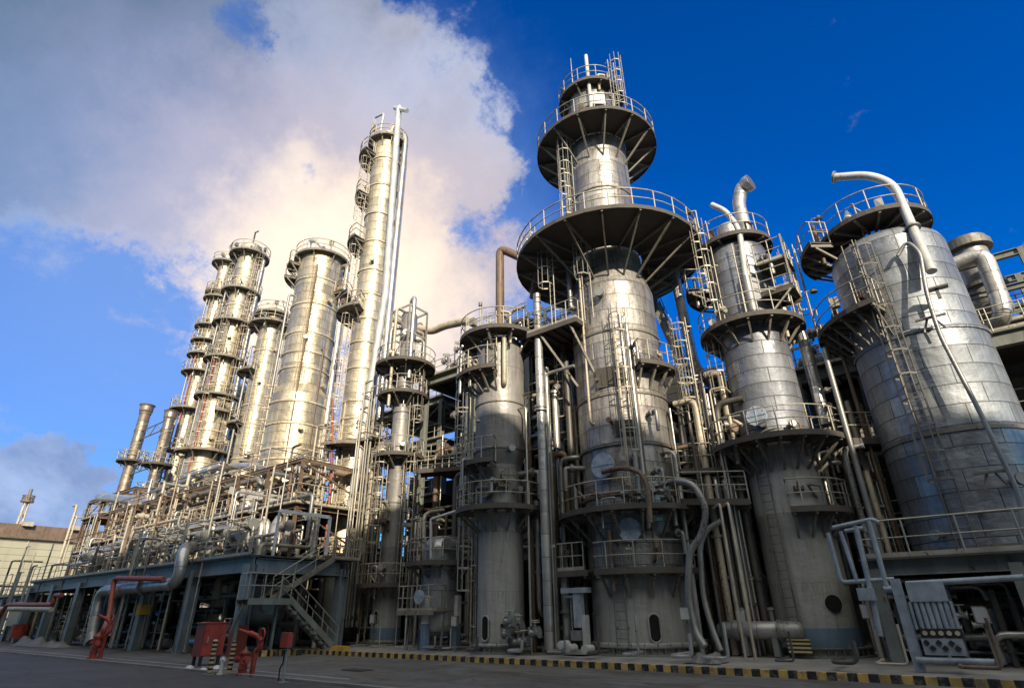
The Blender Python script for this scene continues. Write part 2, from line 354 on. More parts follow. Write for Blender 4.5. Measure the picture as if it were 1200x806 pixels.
        if parent is not None: o.parent = parent; LOC[o.name] = o0
        else: o.location = o0; LOC[o.name] = o0
        return tag(o, label, cat, group, kind)
def copy_tree(o, loc, label=None):
    c = o.copy(); col.objects.link(c); c.location = loc; LOC[c.name] = Vector(loc)
    if label: c['label'] = label
    for ch in list(o.children):
        d = ch.copy(); col.objects.link(d); d.parent = c
        for g in ch.children: e = g.copy(); col.objects.link(e); e.parent = d
    return c
# ---------------------------------------------------------------- plant kit
def fillet(pts, rb, k=5):
    pts = [Vector(p) for p in pts]; out = [pts[0]]
    for i in range(1, len(pts)-1):
        a, b, c = pts[i-1], pts[i], pts[i+1]; d1 = (a-b); d2 = (c-b)
        r = min(rb, d1.length*0.45, d2.length*0.45); d1.normalize(); d2.normalize(); p0 = b+d1*r; p1 = b+d2*r
        for j in range(k+1):
            t = j/k; out.append(p0*(1-t)**2+b*(2*t*(1-t))+p1*t*t)
    out.append(pts[-1]); return out
def pipe(name, label, pts, r, mat='pipe_grey', cat='pipe', group=None, rb=None, flanges=(), n=10, parent=None):
    mb = MB(); path = fillet(pts, rb if rb else r*3.2); mb.tube(path, r, n)
    for t in flanges:                                    # flange pairs at a share of the way along
        L = [0]
        for a, b in zip(path, path[1:]): L.append(L[-1]+(b-a).length)
        s_ = t*L[-1]
        for i in range(len(path)-1):
            if L[i] <= s_ <= L[i+1]:
                d = (path[i+1]-path[i]).normalized(); q = path[i]+d*(s_-L[i]); mb.rod(q-d*0.05, q-d*0.006, r*1.55, n+2); mb.rod(q+d*0.006, q+d*0.05, r*1.55, n+2); break
    if parent is not None: return mb.build(name, mat, parent)
    return mb.build(name, mat, None, label, cat, group)
def ladder(root, X, Y, r, rel, z0, z1, cage=True, mat='galv', off=0.22, w=0.46, name='ladder', cage_from=2.2):
    a = R(camang(X, Y)+rel); d = Vector((math.cos(a), math.sin(a), 0)); t = Vector((-d.y, d.x, 0)); c = Vector((X, Y, 0))+d*(r+off)
    mb = MB(); up = Vector((0, 0, 1))
    for s in (-1, 1): mb.rod(c+t*(s*w/2)+up*z0, c+t*(s*w/2)+up*z1, 0.03, 5)
    z = z0+0.15
    while z < z1: mb.rod(c-t*(w/2)+up*z, c+t*(w/2)+up*z, 0.014, 4, cap=False); z += 0.3
    z = z0+0.8
    while z < z1:
        for s in (-1, 1): mb.bar(c+t*(s*w/2)+up*z, c+t*(s*w/2)+up*z-d*off, 0.02, 0.05)
        z += 2.4
    lo = mb.build(name, mat, root)
    if cage and z1-z0 > cage_from+1:
        cb = MB(); rc = 0.36; cc = c+d*0.36; ks = [i*math.pi/4-math.pi*0.62+0.0 for i in range(0, 0)]
        angs = [R(x) for x in (-135, -90, -45, 0, 45, 90, 135)]
        z = z0+cage_from
        def pt(an, z): return cc+d*(rc*math.cos(an))+t*(rc*math.sin(an))+up*z
        while z <= z1+0.01:
            pp = [pt(an, z) for an in angs]
            for p, q in zip(pp, pp[1:]): cb.bar(p, q, 0.012, 0.06)
            z += 0.9
        for an in angs[1:-1]: cb.bar(pt(an, z0+cage_from), pt(an, z1), 0.035, 0.012)
        cb.build('safety_cage', mat, lo)
    return lo
def platform(root, X, Y, ri, ro, z, a0=-180, a1=180, rail=True, nb=10, mat='deck', rmat='galv', bdrop=1.0, gap=None, rr=0.028, sp=1.1, name='platform', screen=False):
    """ring walkway; angles relative to the direction of the road, positive to the right seen from there"""
    ca = camang(X, Y); A0, A1 = ca+a0, ca+a1; full = a1-a0 > 359
    nn = max(8, int(40*(a1-a0)/360)); mb = MB(); mb.ringslab(X, Y, ri, ro-0.02, z-0.05, z, A0, A1, nn)
    mb.ringslab(X, Y, ro-0.03, ro, z-0.13, z+0.08, A0, A1, nn)
    o = mb.build(name, mat, root)
    if rail:
        segs = [(A0, A1)]
        if gap: segs = [(A0, ca+gap[0]), (ca+gap[1], A1)]
        hb = MB()
        for b0, b1 in segs:
            m = max(4, int(nn*(b1-b0)/(A1-A0))); pts = [(X+(ro-0.05)*math.cos(R(b0+(b1-b0)*i/m)), Y+(ro-0.05)*math.sin(R(b0+(b1-b0)*i/m)), z) for i in range(m+1)]
            if not full and not gap:
                pts = [(X+(ri+0.1)*math.cos(R(b0)), Y+(ri+0.1)*math.sin(R(b0)), z)]+pts+[(X+(ri+0.1)*math.cos(R(b1)), Y+(ri+0.1)*math.sin(R(b1)), z)]
            hb.rail(pts, r=rr, sp=sp, toe=False)
        hb.build('handrail', rmat, o)
    bm_ = 'deck_tan' if mat == 'deck' else mat
    rg = random.Random(int(abs(X*31+Y*17+z*7)))
    for i in range(int((a1-a0)/55)+1):
        a = R(rg.uniform(A0+8, A1-8)); d = Vector((math.cos(a), math.sin(a), 0)); tt = Vector((-d.y, d.x, 0)); q = Vector((X, Y, z))+d*(ri+.1+(ro-ri)*rg.uniform(0, .55)); h = rg.uniform(.3, 1.5); k = rg.random(); m_ = rg.choice(['pipe_silver', 'pipe_grey', 'pipe_cream', 'galv', 'pipe_rust']); fb = MB()
        if k < .45: fb.tube(fillet([q-Vector((0, 0, .7)), q+Vector((0, 0, h)), q+Vector((0, 0, h))+tt*rg.uniform(-.7, .7), q+Vector((0, 0, h-.5))+tt*.2-d*.4], .12), rg.choice((.035, .05, .08)), 7); fb.build('riser_fitting', m_, o)
        elif k < .75: valve_mb(q+Vector((0, 0, h*.5+.2)), rg.choice((.06, .09, .12)), tuple(tt)).build('valve_body', m_, o)
        elif k < .9: fb.box(q+Vector((0, 0, .9)), (.3, .3, .4)); fb.bar(q, q+Vector((0, 0, .8)), .05, .05); fb.build('instrument_box', m_, o)
        else:
            p = Vector((X, Y, z))+d*(ro-.04); fb.rod(p, p+Vector((0, 0, 2.0)), .03, 6); fb.rod(p+Vector((0, 0, 2)), p+Vector((0, 0, 2))-d*.3, .025, 5); fb.rod(p+Vector((0, 0, 1.88))-d*.3, p+Vector((0, 0, 2.02))-d*.3, .13, 8, .06); fb.build('walkway_lamp', 'galv', o)
    for i in range(nb):
        a = A0+(A1-A0)*((i+0.5)/nb if full else (i+0.15)/(nb-0.7 if nb > 1 else 1)); c, s = math.cos(R(a)), math.sin(R(a)); b = MB()
        p0 = Vector((X+ri*c, Y+ri*s, z-0.13)); p1 = Vector((X+(ro-0.06)*c, Y+(ro-0.06)*s, z-0.13)); b.bar(p0, p1, 0.09, 0.14)
        if bdrop > 0.3: b.bar(Vector((X+(ri-0.02)*c, Y+(ri-0.02)*s, z-0.2-bdrop)), Vector((X+(ro-0.25)*c, Y+(ro-0.25)*s, z-0.22)), 0.08, 0.09)
        b.build('bracket', bm_, o)
    return o
def column(name, label, cat, X, Y, parts, group=None, bands=(), uoff=0, n=44):
    """parts: (part name, material, [polylines])"""
    z0 = min(z for p in parts for pl in p[2] for _, z in pl); t = thing(name, label, cat, (X, Y, z0), group)
    for i, (pn, m, pls) in enumerate(parts):
        mb = MB(); mb.lathe(X, Y, pls, n, uoff=uoff+i*0.7)
        mb.build(pn, m, t)
    r0 = parts[0][2][0][0][0]
    if parts[0][0] == 'skirt' and z0 < 1:
        mb = MB(); mb.ringslab(X, Y, r0-.05, r0+.17, z0+.01, z0+.07, n=n); mb.ringslab(X, Y, r0-.05, r0+.15, z0+.27, z0+.31, n=n); k = int(r0*14)
        for i in range(k):
            a = 2*math.pi*i/k; c_, s_ = math.cos(a), math.sin(a); mb.bar((X+(r0-.02)*c_, Y+(r0-.02)*s_, z0+.17), (X+(r0+.14)*c_, Y+(r0+.14)*s_, z0+.17), .02, .2)
            a += math.pi/k; mb.rod((X+(r0+.09)*math.cos(a), Y+(r0+.09)*math.sin(a), z0+.05), (X+(r0+.09)*math.cos(a), Y+(r0+.09)*math.sin(a), z0+.42), .022, 6)
        mb.build('base_ring', 'steel_grey', t)
    for (r, z, h, m) in bands:
        mb = MB(); mb.ringslab(X, Y, r-0.02, r+0.05, z-h/2, z+h/2, n=n); mb.build('stiffener_ring', m, t)
    return t
def dome(r, z, h, k=6): return [(r*math.cos(math.pi/2*i/k), z+h*math.sin(math.pi/2*i/k)) for i in range(k)]+[(0, z+h)]
def bowl(r, z, h, k=6): return [(0, z-h)]+[(r*math.cos(math.pi/2*i/k), z-h*math.sin(math.pi/2*i/k)) for i in range(k-1, -1, -1)]
def on_shell(X, Y, r, rel, z):
    a = R(camang(X, Y)+rel); return Vector((X+r*math.cos(a), Y+r*math.sin(a), z)), Vector((math.cos(a), math.sin(a), 0)), Vector((-math.sin(a), math.cos(a), 0))
def manhole(root, X, Y, r, rel, z, rm=0.42, mat='dial_blue', name='manhole_cover', neck=0.18):
    p, d, t = on_shell(X, Y, r, rel, z); mb = MB(); mb.rod(p-d*0.3, p+d*neck, rm*0.86, 20); mb.rod(p+d*neck, p+d*(neck+0.07), rm, 24)
    mb.bar(p+d*(neck+0.08)-t*rm, p+d*(neck+0.08)+t*rm, 0.03, 0.02); mb.bar(p+d*(neck+0.08)-Vector((0, 0, rm)), p+d*(neck+0.08)+Vector((0, 0, rm)), 0.02, 0.03)
    for i in range(12):
        a = i*math.pi/6; q = p+d*(neck+0.07)+t*(rm*0.92*math.cos(a))+Vector((0, 0, rm*0.92*math.sin(a))); mb.rod(q, q+d*0.04, 0.02, 6)
    return mb.build(name, mat, root)
def opening(root, X, Y, r, rel, z, w, h, mat='skirt', name='skirt_opening'):
    """oblong access hole with a rim, seen as a dark recess"""
    p, d, t = on_shell(X, Y, r, rel, z); mb = MB(); k = 10; pts = []
    for i in range(k+1): a = math.pi*i/k; pts.append((w/2*math.cos(a), h/2-w/2+w/2*math.sin(a)))
    for i in range(k+1): a = math.pi+math.pi*i/k; pts.append((w/2*math.cos(a), -h/2+w/2+w/2*math.sin(a)))
    mb.tube([p+d*0.03+t*a+Vector((0, 0, b)) for a, b in pts], 0.035, 6, closed=True); o = mb.build(name, mat, root)
    dk = MB(); vs = [p+d*0.035+t*a+Vector((0, 0, b)) for a, b in pts]; back = [q-d*0.2 for q in vs]; m = len(vs)
    dk._add(vs+back, [tuple(range(m))]+[(i, (i+1) % m, m+(i+1) % m, m+i) for i in range(m)]); dk.build('dark_recess', 'void', o); return o
def nozzle(root, X, Y, r, rel, z, L, rn, mat='pipe_silver', name='nozzle', droop=0):
    p, d, t = on_shell(X, Y, r, rel, z); mb = MB(); mb.rod(p-d*0.1, p+d*L, rn, 10); mb.rod(p+d*L, p+d*(L+0.06), rn*1.6, 12); mb.rod(p+d*(L+0.065), p+d*(L+0.12), rn*1.6, 12)
    if droop: mb.tube(fillet([p+d*(L+0.1), p+d*(L+0.35), p+d*(L+0.35)-Vector((0, 0, droop))], 0.2), rn*0.8, 8)
    return mb.build(name, mat, root)
def valve_mb(c, r=0.12, axis=(1, 0, 0)):
    c = Vector(c); ax = Vector(axis).normalized(); b = MB(); b.rod(c-ax*r*1.6, c, r*1.1, 10, r*0.6); b.rod(c, c+ax*r*1.6, r*0.6, 10, r*1.1)
    b.rod(c-ax*r*1.75, c-ax*r*1.6, r*1.5, 12); b.rod(c+ax*r*1.6, c+ax*r*1.75, r*1.5, 12); b.rod(c, c+Vector((0, 0, r*3.0)), r*0.4, 8); b.rod(c+Vector((0, 0, r*0.5)), c+Vector((0, 0, r*1.3)), r*0.75, 10); return b
def valve(label, c, r, mat='pipe_grey', wmat='red', axis=(1, 0, 0), group=None):
    c = Vector(c); t = thing('gate_valve', label, 'valve', c, group); valve_mb(c, r, axis).build('valve_body', mat, t)
    w = MB(); k = 12; q = c+Vector((0, 0, r*3.1)); w.tube([q+Vector((r*1.5*math.cos(2*math.pi*i/k), r*1.5*math.sin(2*math.pi*i/k), 0)) for i in range(k)], r*0.16, 5, closed=True)
    for i in range(3):
        a = i*math.pi/3; e = Vector((math.cos(a), math.sin(a), 0))*r*1.5; w.rod(q-e, q+e, r*0.1, 4)
    w.build('handwheel', wmat, t); return t
def frame(name, label, cat, X0, X1, Y0, Y1, levels, nx, ny, cs=0.35, bs=0.4, mat='steel_grey', dmat='deck', z0=0.0, rails=(), decks=None, braces=True, group=None, rmat='galv', railsides='fblr', lm=None):
    """open steel frame: legs, floor beams, plated decks, hand rails"""
    t = thing(name, label, cat, ((X0+X1)/2, (Y0+Y1)/2, z0), group); xs = [X0+(X1-X0)*i/nx for i in range(nx+1)]; ys = [Y0+(Y1-Y0)*i/ny for i in range(ny+1)]; zt = max(levels)
    for x in xs:
        for y in ys: MB().ibeam((x, y, z0), (x, y, zt-bs/2), cs, cs, 0.04).build('leg', lm or mat, t)
    for i, z in enumerate(levels):
        for y in ys:
            b = MB(); b.ibeam((X0-cs/2, y, z-bs/2), (X1+cs/2, y, z-bs/2), bs*0.6, bs, 0.03); b.build('long_beam', mat, t)
        for x in xs:
            b = MB(); b.ibeam((x, Y0+bs*.31, z-bs/2-0.02), (x, Y1-bs*.31, z-bs/2-0.02), bs*0.5, bs*0.9, 0.03); b.build('cross_beam', mat, t)
        if decks is None or i in decks:
            d = MB(); d.box(((X0+X1)/2, (Y0+Y1)/2, z+0.035), (X1-X0+0.6, Y1-Y0+0.6, 0.06))
            yy = Y0+0.5
            while yy < Y1: d.bar((X0, yy, z-0.07), (X1, yy, z-0.07), 0.08, 0.12); yy += 1.0
            d.build('deck_plate', dmat, t)
        if i in rails:
            a, b, c, e = (X0-.25, Y0-.25, z+.06), (X1+.25, Y0-.25, z+.06), (X1+.25, Y1+.25, z+.06), (X0-.25, Y1+.25, z+.06); r_ = MB()
            for k, (p, q) in dict(f=(a, b), r=(b, c), b=(c, e), l=(e, a)).items():
                if k in railsides: r_.rail([p, q], sp=1.3)
            r_.build('handrail', rmat, t)
    if braces:
        zz = [z0]+list(levels)
        for i, (za, zb) in enumerate(zip(zz, zz[1:])):
            k = i % max(1, nx); MB().rod((xs[k], Y0+0.05, za+0.3), (xs[k+1], Y0+0.05, zb-bs), 0.06, 6).build('brace', mat, t)
            MB().rod((xs[-1]-0.05, ys[0], zb-bs), (xs[-1]-0.05, ys[1], za+0.3), 0.06, 6).build('brace', mat, t)
    return t
# ================================================================ THE PLACE
def G(px, py): return PZ(px, py, 0.0)
KY = 17.45
# ---------------------------------------------------------------- ground
def sheet(name, mat, x0, x1, y0, y1, z):
    b = MB(); b._add([(x0, y0, z), (x1, y0, z), (x1, y1, z), (x0, y1, z)], [(0, 1, 2, 3)]); return b.build(name, mat, None, kind='structure')
sheet('ground', 'concrete', -900, 900, -600, 1200, -0.012)
sheet('road', 'asphalt', -260, 120, -9.0, 10.2, -0.004)
sheet('apron', 'apron', -260, 120, 10.2, KY+0.02, 0.0)
b = MB(); b.box((-2.8, KY+0.09, 0.085), (48.4, 0.18, 0.17)); b.build('kerb', 'kerb', None, kind='structure')
b = MB(); b.box((-2.9, KY+0.18+18, 0.06), (48.2, 36, 0.13)); b.build('plant_paving', 'concrete', None, kind='structure')
b = MB(); b.box((-111, 10.25, 0.03), (290, 0.14, 0.07)); b.build('road_edge_strip', 'concrete', None, kind='structure')
b = MB()
for (x0, x1, y, w) in ((-75, -12, 10.62, 0.10), (-58, -14.5, 11.35, 0.07)): b._add([(x0, y, 0.004), (x1, y, 0.004), (x1, y+w, 0.004), (x0, y+w, 0.004)], [(0, 1, 2, 3)])
b.build('painted_road_line', 'off_white', None, kind='structure')
# ---------------------------------------------------------------- centre tower
def centre_tower():
    X, Y = P(754, 720, 22.9).x, 22.9
    zA, zB = zat(X, Y, 672), zat(X, Y, 606); zD = 18.2; zE = 26.0; zT = zat(X, Y, 118)
    t = column('distillation_tower', 'thick grey tower with wide flared walkways, the widest one two thirds up', 'tower', X, Y, [
        ('skirt', 'skirt', [[(2.16, 0.12), (2.16, 0.5)], [(2.16, 0.5), (2.06, 0.56)], [(2.04, 0.56), (1.98, zA-0.2)]]),
        ('lower_shell', 'clad_tower', [[(2.05, zA-0.2), (2.05, 8.0)], [(2.05, 8.0), (2.09, 8.04)], [(2.09, 8.04), (2.09, 15.9)], [(2.09, 15.9), (1.72, 17.2)]]),
        ('upper_shell', 'clad_tower', [[(1.72, 17.2), (1.72, zE+1.2)], [(1.72, zE+1.2), (1.42, zE+1.9)]]),
        ('head', 'clad_tower', [[(1.42, zE+1.9), (1.42, zT-0.4)], dome(1.42, zT-0.4, 0.6)])],
        bands=[(2.09, 5.9, 0.12, 'pipe_rust'), (2.09, 7.95, 0.10, 'galv_dark'), (2.09, 10.2, 0.10, 'galv_dark'), (2.09, 13.3, 0.1, 'galv_dark'), (1.72, 22.1, 0.08, 'galv_dark'), (1.42, zE+2.5, 0.08, 'galv_dark')], n=64)
    platform(t, X, Y, 2.06, 2.75, zA, -38, 62, nb=5, bdrop=0.7)
    platform(t, X, Y, 2.1, 3.25, zB, -125, 75, nb=10, bdrop=0.9)
    platform(t, X, Y, 1.8, 4.85, zD, nb=17, bdrop=1.8, rr=0.035)
    platform(t, X, Y, 1.75, 3.5, zE, nb=14, bdrop=1.5, rr=0.035)
    platform(t, X, Y, 1.35, 2.0, zT-0.3, nb=8, bdrop=0.5, rr=0.03)
    platform(t, X, Y, 2.1, 2.9, 11.4, 20, 70, nb=4, bdrop=0.8)
    # little side stage beside the lowest walkway, left
    b = MB(); b.box((X-1.75, Y-1.9, 3.05), (1.5, 1.1, 0.08)); b.bar((X-2.5, Y-2.45, 2.95), (X-1.0, Y-2.45, 2.95), .08, .16); s = b.build('side_stage', 'deck', t)
    MB().rail([(X-1.2, Y-2.4, 3.09), (X-2.45, Y-2.4, 3.09), (X-2.45, Y-1.4, 3.09)], sp=0.5).build('handrail', 'galv', s)
    # square service deck on the road side with raking struts
    zc = 14.0; a, c, d, e = (X-3.3, Y-2.9), (X-0.5, Y-2.9), (X-0.5, Y-0.7), (X-3.3, Y+1.2)
    b = MB(); b._add([(p[0], p[1], z) for z in (zc-0.06, zc) for p in (a, c, d, e)], [(0, 3, 2, 1), (4, 5, 6, 7), (0, 1, 5, 4), (1, 2, 6, 5), (2, 3, 7, 6), (3, 0, 4, 7)])
    for p, q in ((a, c), (c, d), (e, a)): b.bar((p[0], p[1], zc-0.12), (q[0], q[1], zc-0.12), 0.1, 0.24)
    for k in range(5): x = a[0]+0.5*k+0.3; b.bar((x, a[1]+.1, zc-0.12), (x, a[1]+2.3, zc-0.12), 0.07, 0.1)
    s = b.build('service_deck', 'deck', t)
    MB().rail([(e[0], e[1], zc), (a[0], a[1], zc), (c[0], c[1], zc), (d[0], d[1], zc)], sp=0.8).build('handrail', 'galv', s)
    for x in (X-2.6, X-0.9): MB().bar((x, a[1]+0.1, zc-0.2), (X-1.2 if x < X-2 else X-0.1, Y-1.9, zc-3.0), 0.1, 0.1).build('raking_strut', 'deck_tan', s)
    ladder(t, X, Y, 2.0, -22, 0.25, zA+1.0, cage=False, mat='galv_dark')
    ladder(t, X, Y, 2.1, 4, zB, 14.2); ladder(t, X, Y, 2.1, -28, 14.0, zD+1.0); ladder(t, X, Y, 3.1, -58, 14.0, zD+1.0)
    ladder(t, X, Y, 1.9, -46, zD, zE+1); ladder(t, X, Y, 1.9, 42, zE, zT+1.2, cage_from=1.5); ladder(t, X, Y, 3.6, -92, zD, zD+3.1, cage_from=0.9)
    manhole(t, X, Y, 2.09, -27, zat(X, Y, 556), 0.52); manhole(t, X, Y, 2.05, -5, zat(X, Y, 628), 0.45)
    opening(t, X, Y, 2.05, 10, zat(X, Y, 734), 0.42, 0.95)
    for (rel, z, L, rn, dr) in ((6, 7.3, .5, .12, 1.6), (-8, 6.3, .35, .09, 0), (28, 6.7, .4, .1, 1.2), (-40, 6.0, .4, .08, 0), (20, 3.7, .4, .07, 0), (38, 4.3, .5, .1, 0.8), (-12, 15.2, .35, .14, 0), (18, 12.3, .5, .1, .9), (30, 9.2, .35, .1, 0.9), (-14, 8.9, .4, .07, 0), (-70, 7.3, .5, .12, 1), (22, zD+.55, .5, .2, 0), (48, zD+.7, .6, .22, 0), (-30, zD+.6, .4, .16, 0), (62, zE+.6, .5, .2, 0), (-25, 10.9, .2, .05, 0)):
        nozzle(t, X, Y, 2.05 if z < 16 else 1.7, rel, z, L, rn, 'pipe_rust' if rn < .1 else 'pipe_grey', droop=dr)
    for (rel, z, w, h) in ((-10, 11.0, 1.3, 0.95), (2, 8.6, 0.9, 0.7), (22, 11.6, 0.45, 0.8)):      # cladding panels taken off
        p, d, tt = on_shell(X, Y, 2.105, rel, z); m = MB(); m.box(p, (w, 0.05, h), (tt, d, Vector((0, 0, 1))))
        for k in range(4): m.box(p+d*0.04+tt*(w*(k-1.5)/5)-Vector((0, 0, h*0.1)), (0.05, 0.03, h*0.5), (tt, d, Vector((0, 0, 1))))
        m.build('stripped_panel', 'mesh_dark', t)
    p, d, tt = on_shell(X, Y, 1.46, 14, zE+2.9); m = MB(); m.box(p+d*0.1, (0.95, 0.06, 0.95), (tt, d, Vector((0, 0, 1)))); m.build('white_panel', 'white', t)
    # vent pipe on the crown, lightning rod, radiator-like exchanger on the top walkway
    p, d, tt = on_shell(X, Y, 1.6, 0, zE+1.8); MB().tube([p, p+Vector((0, 0, 4.6)), p+Vector((0, 0, 4.9))-d*.1], .12, 8).build('vent_pipe', 'off_white', t)
    p, d, tt = on_shell(X, Y, 1.5, -40, zT-.3); MB().rod(p, p+Vector((0, 0, 3.0)), .05, 5, .02).build('lightning_rod', 'galv', t)
    p, d, tt = on_shell(X, Y, 2.6, 34, zD+.5); MB().rod(p-tt*.8, p+tt*.9, .42, 14).build('small_drum', 'clad_pipe', t)
    MB().rod(p-tt*2.4+d*.1, p-tt*1.7+d*.1, .25, 12).build('small_drum', 'pipe_grey', t)
    for r_, z0, z1, rel, m in ((.10, 4.5, 13.5, 14, 'pipe_silver'), (.05, 3.3, 12.8, 17, 'pipe_rust'), (.05, 6, 13.0, 0, 'pipe_cream'), (.13, 15.2, 17.6, -60, 'pipe_grey'), (.16, zD, zE, -68, 'pipe_grey'), (.06, 9, 17, -38, 'pipe_cream'), (.07, zD, zE-1, -75, 'pipe_cream')):
        p, d, tt = on_shell(X, Y, (2.3 if z0 < 16 else 1.95), rel, z0); MB().tube(fillet([p-d*.3, p, p+Vector((0, 0, z1-z0)), p+Vector((0, 0, z1-z0))-d*.35], .25), r_, 8).build('riser_pipe', m, t)
    for rel, zz, hh, rr_ in ((88, zD, 2.6, 4.9), (105, zD, 3.0, 4.9)):
        lamp_on(t, X, Y, rr_, rel, zz, hh)
    return X, Y
def lamp_on(t, X, Y, r, rel, z, h):
    p, d, tt = on_shell(X, Y, r, rel, z); b = MB(); b.rod(p, p+Vector((0, 0, h)), .035, 6); b.rod(p+Vector((0, 0, h)), p+Vector((0, 0, h))-d*.25, .03, 5); o = b.build('lamp_pole', 'galv', t)
    q = p+Vector((0, 0, h-.02))-d*.3; MB().rod(q-Vector((0, 0, .1)), q+Vector((0, 0, .08)), .16, 10, .08).build('lamp_head', 'galv_dark', o)
TX, TY = centre_tower()

# ---------------------------------------------------------------- grey cylinder column left of the tower
def grey_column():
    X, Y = P(587, 700, 20.4).x, 20.4
    zb = zat(X, Y, 600); zt = zat(X, Y, 402)
    t = column('absorber_column', 'plain grey column with a smooth concrete coloured skirt and an oblong hole near its foot', 'column', X, Y, [
        ('skirt', 'skirt', [[(1.12, 0.12), (1.12, 0.45)], [(1.12, 0.45), (1.02, 0.5)], [(1.0, 0.5), (1.0, zb)]]),
        ('shell', 'shell_paint', [[(1.0, zb), (1.0, zb+2.0)], [(1.0, zb+2.0), (1.2, zb+2.6)], [(1.2, zb+2.6), (1.2, zt-0.4)], dome(1.2, zt-0.4, 0.6)])],
        bands=[(1.2, zat(X, Y, 479), 0.06, 'galv_dark'), (1.0, zb+.25, .08, 'galv_dark'), (1.2, zb+2.7, .06, 'galv_dark')])
    platform(t, X, Y, 1.05, 2.05, zb, -95, 100, nb=8, bdrop=.7)
    platform(t, X, Y, 1.1, 1.9, zat(X, Y, 548), -110, -10, nb=5, bdrop=.6)
    platform(t, X, Y, 1.25, 2.25, zat(X, Y, 447), -80, -6, nb=5, bdrop=.7)
    platform(t, X, Y, 1.1, 2.1, zt+.0, nb=10, bdrop=.8)
    ladder(t, X, Y, 1.25, -16, zat(X, Y, 440), zt+1.1, cage=False)
    ladder(t, X, Y, 1.05, -105, .3, zb+1); ladder(t, X, Y, 1.25, -88, zb, zt-1)
    opening(t, X, Y, 1.02, -38, zat(X, Y, 735), .36, .92); b = MB(); p, d, tt = on_shell(X, Y, 1.01, 5, zat(X, Y, 733)); b.box(p, (.2, .04, .2), (tt, d, Vector((0, 0, 1)))); b.build('vent_hole', 'void', t)
    manhole(t, X, Y, 1.1, -35, zat(X, Y, 578), .4, 'galv_dark'); manhole(t, X, Y, 1.15, 15, zb+1.4, .33, 'galv_dark')
    for (rel, z, L, rn, dr) in ((20, zb+2.6, .4, .1, 0), (-12, zb+1.1, .5, .1, .6), (35, zb+.8, .4, .08, 0), (60, zb+1.6, .6, .14, 1.2), (-60, zb+2.2, .6, .1, 1.4)): nozzle(t, X, Y, 1.05, rel, z, L, rn, 'pipe_grey', droop=dr)
    c = P(593, 400, Y).x
    m = MB(); m.tube(fillet([(X, Y, zt), (X, Y, zat(X, Y, 291)), (P(618, 330, Y).x+.35, Y+.6, zat(X, Y, 322)), (P(618, 340, Y+1.5).x+.4, Y+1.5, zat(X, Y, 345))], .5), .24, 10); m.build('overhead_pipe', 'pipe_rust', t)
    p, d, tt = on_shell(X, Y, 1.45, 8, zat(X, Y, 440)); MB().tube(fillet([p-d*.5-Vector((0, 0, 1)), p-Vector((0, 0, 1)), p+Vector((0, 0, 1.5)), p+Vector((0, 0, 1.5))-d*.6], .3), .12, 8).build('bypass_pipe', 'pipe_cream', t)
    p, d, tt = on_shell(X, Y, 2.1, -75, zat(X, Y, 450)); m = MB()
    for k in range(3): m.tube(fillet([p+tt*(.16*k)-Vector((0, 0, .8)), p+tt*(.16*k)+Vector((0, 0, 1.6)), p+tt*(.16*k+.3)+Vector((0, 0, 1.6))], .12), .05, 6)
    m.build('instrument_tubes', 'off_white', t)
    return X, Y
GX, GY = grey_column()
